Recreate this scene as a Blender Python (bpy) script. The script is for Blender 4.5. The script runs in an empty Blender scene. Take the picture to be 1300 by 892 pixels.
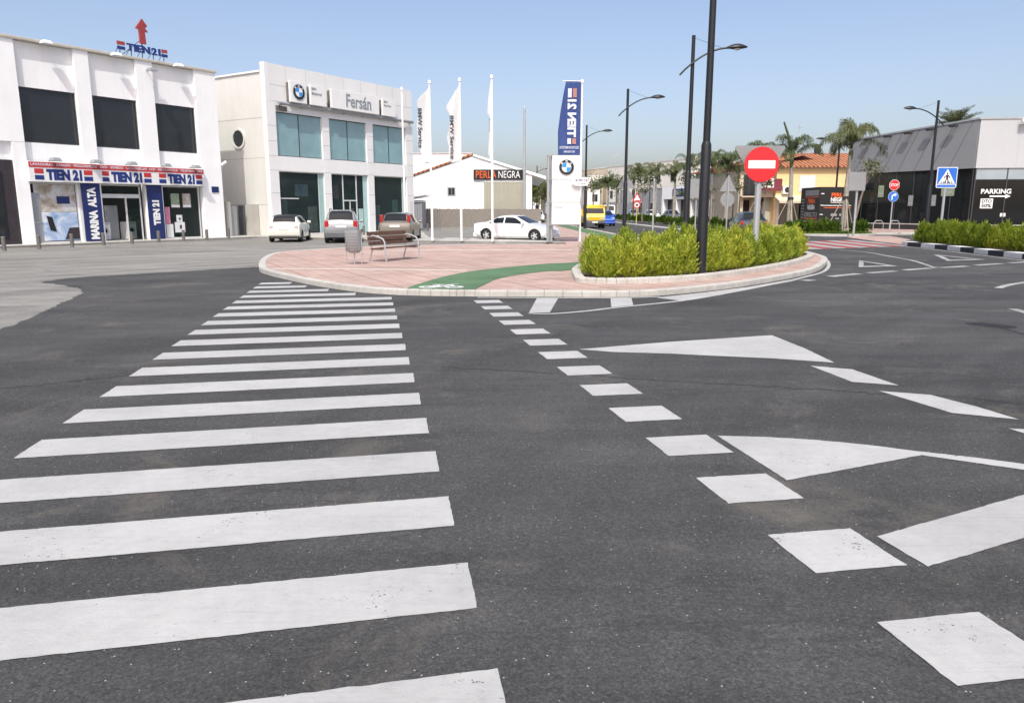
import bpy, bmesh, math, random
from mathutils import Vector, Matrix
R = math.radians
rnd = random.Random(7)
sc = bpy.context.scene
C = bpy.context.collection

# ---------------------------------------------------------------- camera
HC, FPX, HZ = 1.75, 949.0, 264.0
PITCH = math.atan((446 - HZ) / FPX)
cam = bpy.data.cameras.new('camera')
cam.sensor_width = 36
cam.lens = FPX / 1300 * 36
cam.clip_start = 0.05
cam.clip_end = 3000
co = bpy.data.objects.new('camera', cam)
C.objects.link(co)
co.location = (0, 0, HC)
co.rotation_euler = (math.pi / 2 - PITCH, 0, 0)
sc.camera = co

# ---------------------------------------------------------------- sky, sun, exposure
SUN_EL, SUN_HEAD = 53.0, 4.0        # light travels a little right of straight ahead
w = bpy.data.worlds.new("World")
sc.world = w
w.use_nodes = True
nt = w.node_tree
bg = nt.nodes['Background']
sky = nt.nodes.new('ShaderNodeTexSky')
sky.sky_type = 'NISHITA'
sky.sun_disc = False
sky.sun_elevation = R(SUN_EL)
sky.sun_rotation = R(180 + SUN_HEAD)
sky.altitude = 0
sky.air_density = 0.85
sky.dust_density = 3.3
sky.ozone_density = 3.0
tint = nt.nodes.new('ShaderNodeMix'); tint.data_type = 'RGBA'; tint.blend_type = 'MULTIPLY'; tint.inputs[0].default_value = 1
tint.inputs[7].default_value = (1.14, 0.995, 0.905, 1)      # warm sea haze
nt.links.new(sky.outputs[0], tint.inputs[6])
nt.links.new(tint.outputs[2], bg.inputs[0])
bg.inputs[1].default_value = 0.15
sl = bpy.data.lights.new('sun', 'SUN')
sl.energy = 2.25
sl.angle = R(0.5)
sl.color = (0.98, 1.0, 0.92)
so = bpy.data.objects.new('sun', sl)
C.objects.link(so)
so.rotation_euler = (R(90 - SUN_EL), 0, R(-SUN_HEAD))
sc.view_settings.view_transform = 'Standard'
sc.view_settings.look = 'None'
sc.view_settings.gamma = 1
sc.view_settings.exposure = 0.6
sc.cycles.max_bounces = 6
sc.cycles.transparent_max_bounces = 12

# ---------------------------------------------------------------- layout helpers
_c, _s = math.cos(PITCH), math.sin(PITCH)
def g(px, py, z=0.0):
    """ground point (x, y) seen at this place of the photograph"""
    a = (px - 650) / FPX; b = (py - 446) / FPX
    t = (z - HC) / (-_s - b * _c)
    return (a * t, (_c - b * _s) * t)
def gl(l, z=0.0): return [g(a, b, z) for a, b in l]

# ---------------------------------------------------------------- materials
def nodes(name):
    m = bpy.data.materials.new(name); m.use_nodes = True
    return m, m.node_tree, m.node_tree.nodes['Principled BSDF']
def objco(t):
    return t.nodes.new('ShaderNodeTexCoord').outputs['Object']
def noise(t, vec, scale, detail=4, rough=.6, dist=0):
    n = t.nodes.new('ShaderNodeTexNoise')
    n.inputs['Scale'].default_value = scale; n.inputs['Detail'].default_value = detail
    n.inputs['Roughness'].default_value = rough; n.inputs['Distortion'].default_value = dist
    if vec: t.links.new(vec, n.inputs['Vector'])
    return n.outputs['Fac']
def ramp(t, fac, stops):
    r = t.nodes.new('ShaderNodeValToRGB'); e = r.color_ramp.elements
    while len(e) < len(stops): e.new(.5)
    for i, (p, c) in enumerate(stops):
        e[i].position = p; e[i].color = (c[0], c[1], c[2], 1) if hasattr(c, '__len__') else (c, c, c, 1)
    t.links.new(fac, r.inputs[0]); return r.outputs[0]
def mix(t, a, b, fac, mode='MIX'):
    n = t.nodes.new('ShaderNodeMix'); n.data_type = 'RGBA'; n.blend_type = mode
    for s, v in ((6, a), (7, b), (0, fac)):
        if hasattr(v, 'links'): t.links.new(v, n.inputs[s])
        elif s == 0: n.inputs[0].default_value = v
        else: n.inputs[s].default_value = (v[0], v[1], v[2], 1)
    return n.outputs[2]
def bump(t, h, bsdf, strength=.3, dist=.01):
    b = t.nodes.new('ShaderNodeBump'); b.inputs['Strength'].default_value = strength
    b.inputs['Distance'].default_value = dist
    t.links.new(h, b.inputs['Height']); t.links.new(b.outputs[0], bsdf.inputs['Normal'])
def plain(name, col, rough=.6, metal=0, var=.12, scale=1.2, bmp=0, coat=0, spec=.5):
    m, t, b = nodes(name)
    v = objco(t)
    f = noise(t, v, scale, 5, .65)
    lo = tuple(c * (1 - var) for c in col); hi = tuple(min(1, c * (1 + var * .6)) for c in col)
    t.links.new(ramp(t, f, [(.3, lo), (.7, hi)]), b.inputs['Base Color'])
    b.inputs['Roughness'].default_value = rough; b.inputs['Metallic'].default_value = metal
    b.inputs['Specular IOR Level'].default_value = spec
    if coat: b.inputs['Coat Weight'].default_value = coat; b.inputs['Coat Roughness'].default_value = .05
    if bmp: bump(t, noise(t, v, scale * 25, 4), b, bmp, .01)
    return m
M = {}
def asphalt(name, base, warm, patch, speck):
    m, t, b = nodes(name); v = objco(t)
    big = noise(t, v, .22, 4, .6, .4)
    mp = t.nodes.new('ShaderNodeMapping'); mp.inputs['Scale'].default_value = (.18, 1.1, 1); mp.inputs['Rotation'].default_value = (0, 0, R(8))
    t.links.new(v, mp.inputs[0])
    streak = noise(t, mp.outputs[0], 1.2, 5, .65)
    fine = noise(t, v, 95, 3, .7)
    col = ramp(t, big, [(.3, [c * (1 - patch) for c in base]), (.5, base), (.72, [c * (1 + patch) for c in warm])])
    col = mix(t, col, ramp(t, streak, [(.3, .72), (.7, 1.22)]), 1, 'MULTIPLY')
    col = mix(t, col, ramp(t, fine, [(.25, .45), (.5, .97), (.75, 1.6)]), 1, 'MULTIPLY')
    # polished and stained bands that follow the turning traffic
    vd = t.nodes.new('ShaderNodeVectorMath'); vd.operation = 'DISTANCE'; vd.inputs[1].default_value = (21, -3, 0); t.links.new(v, vd.inputs[0])
    wob = t.nodes.new('ShaderNodeMath'); wob.operation = 'MULTIPLY_ADD'; wob.inputs[1].default_value = 1.6; t.links.new(big, wob.inputs[0]); t.links.new(vd.outputs['Value'], wob.inputs[2])
    ring = t.nodes.new('ShaderNodeTexNoise'); ring.noise_dimensions = '1D'; ring.inputs['Scale'].default_value = .9; ring.inputs['Detail'].default_value = 4; t.links.new(wob.outputs[0], ring.inputs['W'])
    col = mix(t, col, ramp(t, ring.outputs['Fac'], [(.3, .84), (.5, 1.0), (.7, 1.14)]), 1, 'MULTIPLY')
    va = t.nodes.new('ShaderNodeTexVoronoi'); va.inputs['Scale'].default_value = 85; t.links.new(v, va.inputs['Vector'])
    sa = t.nodes.new('ShaderNodeSeparateColor'); t.links.new(va.outputs['Color'], sa.inputs[0])
    col = mix(t, col, ramp(t, sa.outputs[0], [(.0, .65), (.55, .97), (.9, 1.18), (1, 1.5)]), .75, 'MULTIPLY')
    vo = t.nodes.new('ShaderNodeTexVoronoi'); vo.inputs['Scale'].default_value = 64; t.links.new(v, vo.inputs['Vector'])
    gate = noise(t, v, 9, 2)
    pick = t.nodes.new('ShaderNodeSeparateColor'); t.links.new(vo.outputs['Color'], pick.inputs[0])
    a1 = t.nodes.new('ShaderNodeMath'); a1.operation = 'GREATER_THAN'; a1.inputs[1].default_value = speck; t.links.new(pick.outputs[0], a1.inputs[0])
    a2 = t.nodes.new('ShaderNodeMath'); a2.operation = 'LESS_THAN'; a2.inputs[1].default_value = .24; t.links.new(vo.outputs['Distance'], a2.inputs[0])
    a3 = t.nodes.new('ShaderNodeMath'); a3.operation = 'MULTIPLY'; t.links.new(a1.outputs[0], a3.inputs[0]); t.links.new(a2.outputs[0], a3.inputs[1])
    col = mix(t, col, (.42, .40, .37), a3.outputs[0])
    # pale dusty drifts
    dust = noise(t, v, .75, 6, .7, .8)
    col = mix(t, col, (.24, .21, .17), ramp(t, dust, [(.55, 0), (.78, .45)]))
    # thin meandering cracks
    mc = t.nodes.new('ShaderNodeMapping'); mc.inputs['Scale'].default_value = (.05, .16, 1); t.links.new(v, mc.inputs[0])
    cn = noise(t, mc.outputs[0], 2.2, 8, .55)
    cr = ramp(t, cn, [(.4985, 0), (.4997, .35), (.5003, .35), (.5015, 0)])
    col = mix(t, col, (.022, .022, .022), cr)
    t.links.new(col, b.inputs['Base Color']); b.inputs['Roughness'].default_value = .88
    b.inputs['Specular IOR Level'].default_value = .35
    bump(t, noise(t, v, 60, 4, .75), b, .55, .012)
    return m
M['road'] = asphalt('road_asphalt', (.0625, .0632, .0640), (.070, .0695, .067), .15, .975)
M['old'] = asphalt('old_asphalt', (.235, .23, .215), (.26, .252, .235), .12, .98)
def paint(name, col, wear, chip=.5):
    m, t, b = nodes(name); v = objco(t)
    f = noise(t, v, 14, 6, .75); s = noise(t, v, .9, 5, .65)
    a = ramp(t, f, [(.18, [c * .6 for c in col]), (.36, [c * .92 for c in col]), (.6, col)])
    a = mix(t, a, ramp(t, s, [(.32, 1 - wear * 1.3), (.62, 1.0)]), 1, 'MULTIPLY')
    mp = t.nodes.new('ShaderNodeMapping'); mp.inputs['Scale'].default_value = (.8, 18, 1); mp.inputs['Rotation'].default_value = (0, 0, R(-12)); t.links.new(v, mp.inputs[0])
    st = noise(t, mp.outputs[0], 2.0, 6, .75)
    a = mix(t, a, ramp(t, st, [(.52, 1.0), (.78, 1 - wear * 1.2)]), 1, 'MULTIPLY')
    t.links.new(a, b.inputs['Base Color']); b.inputs['Roughness'].default_value = .78
    bump(t, noise(t, v, 70, 3), b, .4, .006)
    c1 = noise(t, v, 55, 4, .7); c2 = noise(t, v, 2.3, 5, .7)
    th = t.nodes.new('ShaderNodeMath'); th.operation = 'MULTIPLY_ADD'; th.inputs[1].default_value = .55; t.links.new(c2, th.inputs[0]); t.links.new(c1, th.inputs[2])
    al = ramp(t, th.outputs[0], [(.42 + .12 * chip, 1), (.46 + .12 * chip, 0)])
    tr = t.nodes.new('ShaderNodeBsdfTransparent'); ms = t.nodes.new('ShaderNodeMixShader')
    t.links.new(al, ms.inputs[0]); t.links.new(b.outputs[0], ms.inputs[1]); t.links.new(tr.outputs[0], ms.inputs[2]); t.links.new(ms.outputs[0], t.nodes['Material Output'].inputs[0])
    return m
M['paint'] = paint('white_road_paint', (.455, .455, .45), .15, 1.1)
M['paint_bright'] = paint('bright_white_paint', (.70, .70, .69), .12, .8)
M['paint_old'] = paint('worn_road_paint', (.42, .42, .41), .35, 1.5)
M['paint_faint'] = paint('faded_road_paint', (.27, .26, .25), .4)
M['paint_red'] = paint('red_road_paint', (.36, .075, .07), .25)
M['paint_black'] = paint('black_kerb_paint', (.035, .037, .045), .3)
M['green'] = plain('green_bike_lane', (.085, .17, .083), .88, 0, .25, 1.1, .35)
M['kerb'] = plain('kerb_concrete', (.47, .455, .42), .85, 0, .2, 2.2, .3)
M['concrete'] = plain('pavement_concrete', (.44, .425, .39), .88, 0, .15, .8, .3)
M['strip'] = plain('pale_paving_strip', (.56, .50, .45), .85, 0, .12, 2, .2)
def tiles(name, c1, c2, mortar, size):
    m, t, b = nodes(name); v = objco(t)
    mp = t.nodes.new('ShaderNodeMapping'); mp.inputs['Rotation'].default_value = (0, 0, R(-27)); t.links.new(v, mp.inputs[0])
    br = t.nodes.new('ShaderNodeTexBrick'); br.offset = 0; br.inputs['Scale'].default_value = 1
    br.inputs['Brick Width'].default_value = size; br.inputs['Row Height'].default_value = size
    br.inputs['Mortar Size'].default_value = .012; br.inputs['Color1'].default_value = (*c1, 1); br.inputs['Color2'].default_value = (*c2, 1)
    br.inputs['Mortar'].default_value = (*mortar, 1); t.links.new(mp.outputs[0], br.inputs['Vector'])
    b2 = t.nodes.new('ShaderNodeTexBrick'); b2.offset = 0; b2.inputs['Scale'].default_value = 1
    b2.inputs['Brick Width'].default_value = size * 3; b2.inputs['Row Height'].default_value = size * 12
    b2.inputs['Mortar Size'].default_value = .05; b2.inputs['Mortar Smooth'].default_value = .6
    b2.inputs['Color1'].default_value = (1, 1, 1, 1); b2.inputs['Color2'].default_value = (.93, .93, .93, 1); b2.inputs['Mortar'].default_value = (.80, .70, .66, 1)
    t.links.new(mp.outputs[0], b2.inputs['Vector'])
    n = noise(t, v, .7, 5, .65, .5)
    a = mix(t, br.outputs['Color'], b2.outputs['Color'], .8, 'MULTIPLY')
    a = mix(t, a, ramp(t, n, [(.3, .78), (.65, 1.08)]), 1, 'MULTIPLY')
    a = mix(t, a, ramp(t, noise(t, v, 30, 3), [(.3, .88), (.7, 1.08)]), 1, 'MULTIPLY')
    t.links.new(a, b.inputs['Base Color']); b.inputs['Roughness'].default_value = .85
    bump(t, br.outputs['Fac'], b, -.3, .006)
    return m
M['pink'] = tiles('pink_paving_tiles', (.445, .315, .27), (.50, .37, .32), (.33, .20, .165), .42)
M['crack'] = plain('dark_crack', (.030, .030, .031), .9, 0, .4, 9)
M['soil'] = plain('bark_soil', (.11, .075, .055), .95, 0, .5, 14, .8)
M['lawn'] = plain('dry_lawn', (.09, .11, .045), .95, 0, .45, 5, .8)
def render_wall(name, col, streak):
    m = plain(name, col, .82, 0, .04, .7, .08); t = m.node_tree; b = t.nodes['Principled BSDF']; v = objco(t)
    src = b.inputs['Base Color'].links[0].from_socket
    mp = t.nodes.new('ShaderNodeMapping'); mp.inputs['Scale'].default_value = (2.4, 2.4, .16); t.links.new(v, mp.inputs[0])
    f = noise(t, mp.outputs[0], 1.3, 6, .7)
    t.links.new(mix(t, src, ramp(t, f, [(.48, (1, 1, 1)), (.8, (1 - streak, 1 - streak, 1 - streak * 1.15))]), 1, 'MULTIPLY'), b.inputs['Base Color']); return m
M['white'] = render_wall('white_render', (.90, .90, .90), .07)
M['cream'] = render_wall('cream_render', (.64, .63, .595), .06)
M['panelw'] = plain('white_cladding', (.77, .77, .765), .45, 0, .05, .6)
M['coping'] = plain('beige_coping', (.52, .49, .43), .7, 0, .1, 2)
M['signwhite'] = plain('white_sign_panel', (.80, .80, .79), .35, 0, .03, 2)
M['gap'] = plain('dark_joint', (.10, .10, .10), .9)
M['joint'] = plain('panel_joint', (.42, .42, .42), .8)
M['jointc'] = plain('cream_joint', (.40, .37, .33), .8)
M['blue'] = plain('sign_blue', (.015, .035, .19), .4, 0, .06, 3)
M['navy'] = plain('navy_banner', (.010, .022, .115), .5, 0, .08, 3)
M['red'] = plain('sign_red', (.50, .035, .04), .4, 0, .06, 3)
M['roofred'] = plain('arrow_red', (.33, .05, .05), .5, 0, .12, 3)
M['trafred'] = plain('traffic_red', (.62, .012, .02), .35, 0, .05, 2, 0, .3)
M['trafblue'] = plain('traffic_blue', (.018, .15, .60), .35, 0, .05, 2, 0, .3)
M['trafwhite'] = plain('traffic_white', (.78, .78, .78), .4, 0, .04, 2)
M['black'] = plain('black_matt', (.012, .012, .013), .5)
M['dark'] = plain('dark_trim', (.03, .03, .032), .55)
M['lampblk'] = plain('black_lamp_paint', (.009, .010, .013), .5, 0, .2, 5)
M['galv'] = plain('galvanised_steel', (.46, .47, .48), .5, .45, .12, 3)
M['greybk'] = plain('grey_sign_back', (.28, .285, .29), .6, .2, .1, 2)
M['steel'] = plain('brushed_steel', (.50, .51, .52), .35, .6, .1, 4)
M['bollard'] = plain('bollard_grey', (.16, .15, .14), .6, .2, .2, 6)
M['polewhite'] = plain('white_pole', (.82, .82, .80), .35, 0, .03, 2)
M['silver'] = plain('silver_perforated', (.33, .345, .36), .45, .3, .06, 5)
M['wood'] = plain('brown_bench_wood', (.115, .060, .042), .6, 0, .35, 9, .2)
M['frame'] = plain('window_frame_dark', (.05, .05, .055), .5)
M['framew'] = plain('window_frame_light', (.62, .63, .63), .45)
def glass(name, col, rough, alpha, spec=.5):
    m, t, b = nodes(name); v = objco(t)
    f = noise(t, v, .6, 3)
    t.links.new(ramp(t, f, [(.3, [c * .85 for c in col]), (.7, [c * 1.1 for c in col])]), b.inputs['Base Color'])
    b.inputs['Roughness'].default_value = rough; b.inputs['Specular IOR Level'].default_value = spec
    if alpha < 1:
        tr = t.nodes.new('ShaderNodeBsdfTransparent'); tr.inputs[0].default_value = (.75, .82, .82, 1)
        ms = t.nodes.new('ShaderNodeMixShader'); ms.inputs[0].default_value = alpha
        t.links.new(tr.outputs[0], ms.inputs[1]); t.links.new(b.outputs[0], ms.inputs[2])
        t.links.new(ms.outputs[0], t.nodes['Material Output'].inputs[0])
    bump(t, noise(t, v, .9, 2), b, .05, .02)
    return m
M['gdark'] = glass('dark_tinted_glass', (.022, .026, .032), .06, 1)
M['gteal'] = glass('teal_glass', (.225, .36, .395), .12, 1, .6)
M['gclear'] = glass('shop_glass', (.02, .03, .03), .04, .28, .6)
M['gshow'] = glass('showroom_glass', (.05, .072, .074), .05, .34, .6)
M['gblack'] = glass('black_showroom_glass', (.012, .014, .016), .05, .82, .5)
M['gcar'] = glass('car_glass', (.014, .018, .022), .06, 1, .35)
M['inside'] = plain('dim_interior', (.17, .17, .16), .9, 0, .3, .8)
M['appl'] = plain('white_appliance', (.70, .71, .72), .4)
M['tyre'] = plain('tyre_rubber', (.018, .018, .018), .8, 0, .2, 8)
M['rim'] = plain('alloy_rim', (.60, .61, .62), .4, .2, .08, 6)
M['lamp_red'] = plain('red_tail_lens', (.42, .012, .012), .15, 0, .1, 8, 0, .5)
M['lens'] = plain('clear_headlamp', (.62, .65, .68), .12, .3, .1, 9, 0, .6)
M['plate'] = plain('number_plate', (.74, .74, .72), .4)
M['plastic'] = plain('grey_plastic', (.10, .105, .115), .55)
def carpaint(name, col, metal=0, rough=.3):
    return plain(name, col, rough, metal, .04, 1.0, 0, .8)
M['lamp_pale'] = plain('pale_tail_lens', (.55, .40, .38), .15, 0, .1, 8, 0, .5)
M['c_white'] = carpaint('white_car_paint', (.78, .78, .78))
M['c_cream'] = carpaint('cream_car_paint', (.76, .74, .67))
M['c_silver'] = carpaint('silver_car_paint', (.27, .275, .285), .35, .35)
M['c_gold'] = carpaint('champagne_car_paint', (.205, .18, .15), .4, .35)
M['c_navy'] = carpaint('dark_blue_car_paint', (.030, .045, .060), .3)
M['c_blue'] = carpaint('blue_car_paint', (.015, .10, .55), .2)
M['c_yellow'] = carpaint('yellow_van_paint', (.72, .47, .02))
M['c_grey'] = carpaint('grey_car_paint', (.16, .165, .17), .4)
M['yellow'] = plain('yellow_render', (.78, .58, .30), .85, 0, .06, .6, .05)
M['creambright'] = render_wall('bright_cream_render', (.82, .78, .69), .08)
M['greygreen'] = plain('pale_green_render', (.44, .46, .40), .85, 0, .06, .6)
M['beige'] = plain('beige_render', (.60, .51, .38), .85, 0, .08, .6)
M['greywall'] = plain('grey_render', (.30, .31, .33), .8, 0, .1, .5)
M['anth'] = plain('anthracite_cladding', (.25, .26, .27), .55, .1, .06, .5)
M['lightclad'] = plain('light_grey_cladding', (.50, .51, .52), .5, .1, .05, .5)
M['brickdark'] = plain('dark_purple_brick', (.035, .027, .035), .8, 0, .3, 5, .4)
M['gate'] = plain('beige_roller_door', (.36, .35, .28), .6, 0, .06, 1)
M['reed'] = plain('reed_screen', (.26, .235, .21), .95, 0, .45, 10, .7)
M['rooft'] = None
def rooftile(name):
    m, t, b = nodes(name); v = objco(t)
    wv = t.nodes.new('ShaderNodeTexWave'); wv.inputs['Scale'].default_value = .75; wv.bands_direction = 'X'; wv.inputs['Distortion'].default_value = .6
    t.links.new(v, wv.inputs['Vector'])
    w2 = t.nodes.new('ShaderNodeTexWave'); w2.inputs['Scale'].default_value = 1.0; w2.bands_direction = 'Y'; w2.inputs['Distortion'].default_value = 1
    t.links.new(v, w2.inputs['Vector'])
    a = ramp(t, noise(t, v, 2.4, 4), [(.3, (.33, .115, .05)), (.7, (.52, .215, .10))])
    a = mix(t, a, ramp(t, wv.outputs['Fac'], [(.2, .30), (.6, 1.1)]), .95, 'MULTIPLY')
    a = mix(t, a, ramp(t, w2.outputs['Fac'], [(.1, .7), (.5, 1.05)]), .7, 'MULTIPLY')
    t.links.new(a, b.inputs['Base Color']); b.inputs['Roughness'].default_value = .9
    bump(t, wv.outputs['Fac'], b, .6, .06)
    return m
M['rooft'] = rooftile('terracotta_roof_tiles')
def leaf(name, stops, trans=.35):
    m, t, b = nodes(name)
    ge = t.nodes.new('ShaderNodeNewGeometry')
    v = objco(t)
    f = noise(t, v, 5, 3)
    a = t.nodes.new('ShaderNodeMath'); a.operation = 'MULTIPLY_ADD'; a.inputs[1].default_value = .55
    t.links.new(ge.outputs['Random Per Island'], a.inputs[0])
    s = t.nodes.new('ShaderNodeMath'); s.operation = 'MULTIPLY'; s.inputs[1].default_value = .5; t.links.new(f, s.inputs[0]); t.links.new(s.outputs[0], a.inputs[2])
    c = ramp(t, a.outputs[0], stops)
    oi = t.nodes.new('ShaderNodeObjectInfo'); c = mix(t, c, ramp(t, oi.outputs['Random'], [(0, (.62, .74, .62)), (.5, (.95, 1, .95)), (1, (1.15, 1.08, 1.0))]), 1, 'MULTIPLY') if trans < .36 and 'leaves' in name else c
    t.links.new(c, b.inputs['Base Color']); b.inputs['Roughness'].default_value = .55; b.inputs['Specular IOR Level'].default_value = .3
    tr = t.nodes.new('ShaderNodeBsdfTranslucent'); t.links.new(c, tr.inputs[0])
    ms = t.nodes.new('ShaderNodeMixShader'); ms.inputs[0].default_value = trans
    t.links.new(b.outputs[0], ms.inputs[1]); t.links.new(tr.outputs[0], ms.inputs[2]); t.links.new(ms.outputs[0], t.nodes['Material Output'].inputs[0])
    return m
M['cypress'] = leaf('golden_cypress_leaves', [(.12, (.05, .10, .012)), (.40, (.28, .36, .034)), (.72, (.60, .60, .09)), (.90, (.62, .60, .10)), (.93, (.26, .17, .06))])
M['hedge2'] = leaf('hedge_leaves', [(.15, (.05, .11, .014)), (.4, (.17, .26, .025)), (.75, (.40, .42, .05))])
M['lowgreen'] = leaf('low_hedge_leaves', [(.2, (.03, .07, .01)), (.5, (.08, .15, .015)), (.8, (.16, .22, .03))])
M['palm'] = leaf('palm_leaves', [(.2, (.06, .08, .035)), (.5, (.12, .145, .065)), (.8, (.20, .21, .10))], .25)
M['treeleaf'] = leaf('tree_leaves', [(.2, (.045, .065, .02)), (.5, (.085, .11, .03)), (.8, (.15, .16, .05))], .25)
M['twig'] = plain('shrub_stem', (.10, .075, .05), .9, 0, .3, 8)
M['trunk'] = plain('pale_palm_trunk', (.36, .325, .275), .9, 0, .35, 5, .5)
M['bark'] = plain('tree_bark', (.22, .18, .14), .9, 0, .3, 6, .4)
M['stake'] = plain('wooden_stake', (.42, .37, .28), .85, 0, .2, 6)
M['cloth'] = leaf('white_flag_cloth', [(.2, (.86, .86, .86)), (.8, (.88, .88, .88))], .45)
M['clothb'] = leaf('blue_flag_cloth', [(.2, (.045, .085, .27)), (.8, (.06, .10, .30))], .25)
M['flagtext'] = plain('flag_lettering', (.05, .055, .07), .8)
M['palewhite'] = plain('pale_lettering', (.62, .66, .74), .7)
M['palered'] = plain('faded_red', (.42, .20, .17), .7)
M['greytext'] = plain('grey_lettering', (.27, .29, .32), .5)
M['orange'] = plain('orange_lettering', (.80, .13, .02), .5)
M['ember'] = plain('emblem_blue', (.02, .28, .78), .35, 0, .05, 3)
def picture(name, stops, scale):
    m, t, b = nodes(name); v = objco(t)
    t.links.new(ramp(t, noise(t, v, scale, 5, .6, .8), stops), b.inputs['Base Color']); b.inputs['Roughness'].default_value = .35; return m
M['pic_sky'] = picture('poster_blue_white', [(.3, (.16, .27, .52)), (.5, (.42, .52, .68)), (.62, (.74, .76, .80)), (.8, (.66, .68, .72))], 1.3)
M['pic_brown'] = picture('poster_brown', [(.3, (.20, .15, .11)), (.45, (.42, .37, .30)), (.6, (.58, .58, .60)), (.75, (.35, .38, .50))], 1.6)
M['pic_green'] = plain('poster_green', (.28, .36, .24), .6, 0, .5, 7)
M['pic_pink'] = plain('poster_pink', (.60, .22, .34), .6, 0, .3, 5)
M['curtain'] = plain('pale_teal_curtain', (.36, .52, .52), .8, 0, .1, 3)
M['brownsign'] = plain('maroon_sign', (.20, .035, .05), .5)
M['shutter'] = plain('white_shutter', (.74, .74, .72), .6)

# ---------------------------------------------------------------- mesh helpers
class MB:
    def __init__(s): s.v = []; s.f = []; s.m = []
    def add(s, vs, fs, mi=0):
        o = len(s.v); s.v += [tuple(v) for v in vs]
        for f in fs: s.f.append([i + o for i in f]); s.m.append(mi)
        return s
    def quad(s, a, b, c, d, mi=0): return s.add([a, b, c, d], [(0, 1, 2, 3)], mi)
    def box(s, x0, x1, y0, y1, z0, z1, mi=0):
        v = [(x0, y0, z0), (x1, y0, z0), (x1, y1, z0), (x0, y1, z0), (x0, y0, z1), (x1, y0, z1), (x1, y1, z1), (x0, y1, z1)]
        return s.add(v, [(0, 3, 2, 1), (4, 5, 6, 7), (0, 1, 5, 4), (1, 2, 6, 5), (2, 3, 7, 6), (3, 0, 4, 7)], mi)
    def prism(s, pts, a, b, axis='z', mi=0):
        """polygon extruded from a to b along z, or (x, z) polygon along y"""
        n = len(pts)
        ar = sum(pts[i][0] * pts[(i + 1) % n][1] - pts[(i + 1) % n][0] * pts[i][1] for i in range(n))
        if ar < 0: pts = pts[::-1]
        if axis == 'z': v = [(x, y, a) for x, y in pts] + [(x, y, b) for x, y in pts]
        else: v = [(x, b, z) for x, z in pts] + [(x, a, z) for x, z in pts]
        fs = [list(range(n))[::-1], list(range(n, 2 * n))] + [(i, (i + 1) % n, n + (i + 1) % n, n + i) for i in range(n)]
        return s.add(v, fs, mi)
    def sheet(s, pts, z, mi=0):
        n = len(pts)
        ar = sum(pts[i][0] * pts[(i + 1) % n][1] - pts[(i + 1) % n][0] * pts[i][1] for i in range(n))
        if ar < 0: pts = pts[::-1]
        return s.add([(x, y, z) for x, y in pts], [list(range(n))], mi)
    def tube(s, pts, rad, n=8, mi=0, cap=True):
        pts = [Vector(p) for p in pts]
        if not hasattr(rad, '__len__'): rad = [rad] * len(pts)
        o = len(s.v); k = len(pts); up = None
        for i, p in enumerate(pts):
            d = (pts[min(i + 1, k - 1)] - pts[max(i - 1, 0)]).normalized()
            if up is None: up = Vector((0, 0, 1)) if abs(d.z) < .9 else Vector((1, 0, 0))
            a = d.cross(up).normalized(); b2 = a.cross(d).normalized(); up = b2
            for j in range(n):
                t = 2 * math.pi * j / n
                s.v.append(tuple(p + (a * math.cos(t) + b2 * math.sin(t)) * rad[i]))
        for i in range(k - 1):
            for j in range(n):
                s.f.append([o + i * n + j, o + i * n + (j + 1) % n, o + (i + 1) * n + (j + 1) % n, o + (i + 1) * n + j]); s.m.append(mi)
        if cap:
            s.f.append([o + j for j in range(n)][::-1]); s.m.append(mi)
            s.f.append([o + (k - 1) * n + j for j in range(n)]); s.m.append(mi)
        return s
    def disc(s, cx, cz, r, y0, y1, n=28, r2=None, mi=0):
        """flat disc (or ring when r2 given) standing in the xz plane between y0 (front) and y1"""
        P = [(cx + r * math.cos(2 * math.pi * i / n), cz + r * math.sin(2 * math.pi * i / n)) for i in range(n)]
        if r2 is None: return s.prism(P, y0, y1, 'y', mi)
        Q = [(cx + r2 * math.cos(2 * math.pi * i / n), cz + r2 * math.sin(2 * math.pi * i / n)) for i in range(n)]
        for i in range(n):
            j = (i + 1) % n
            s.prism([P[i], P[j], Q[j], Q[i]], y0, y1, 'y', mi)
        return s
    def build(s, name, mat, parent=None, smooth=False, sharp=35, bevel=0, label=None):
        me = bpy.data.meshes.new(name); me.from_pydata(s.v, [], s.f)
        for m in (mat if isinstance(mat, (list, tuple)) else [mat]): me.materials.append(m)
        if any(s.m):
            for p, i in zip(me.polygons, s.m): p.material_index = i
        bm = bmesh.new(); bm.from_mesh(me); bmesh.ops.recalc_face_normals(bm, faces=bm.faces); bm.to_mesh(me); bm.free()
        if smooth:
            me.polygons.foreach_set('use_smooth', [True] * len(me.polygons)); me.set_sharp_from_angle(angle=R(sharp))
        return link(name, me, parent, bevel, label)
def link(name, me, parent=None, bevel=0, label=None):
    o = bpy.data.objects.new(name, me); C.objects.link(o)
    if parent: o.parent = parent
    if bevel:
        b = o.modifiers.new('bevel', 'BEVEL'); b.width = bevel; b.segments = 2; b.limit_method = 'ANGLE'
    if label: o['label'] = label
    return o
def raw(name, verts, faces, mats, parent=None, mi=None):
    me = bpy.data.meshes.new(name); me.from_pydata(verts, [], faces)
    for m in mats: me.materials.append(m)
    if mi: me.polygons.foreach_set('material_index', mi)
    return link(name, me, parent)
def tag(o, label, cat, group=None):
    o['label'] = label; o['category'] = cat
    if group: o['group'] = group
    return o
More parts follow.
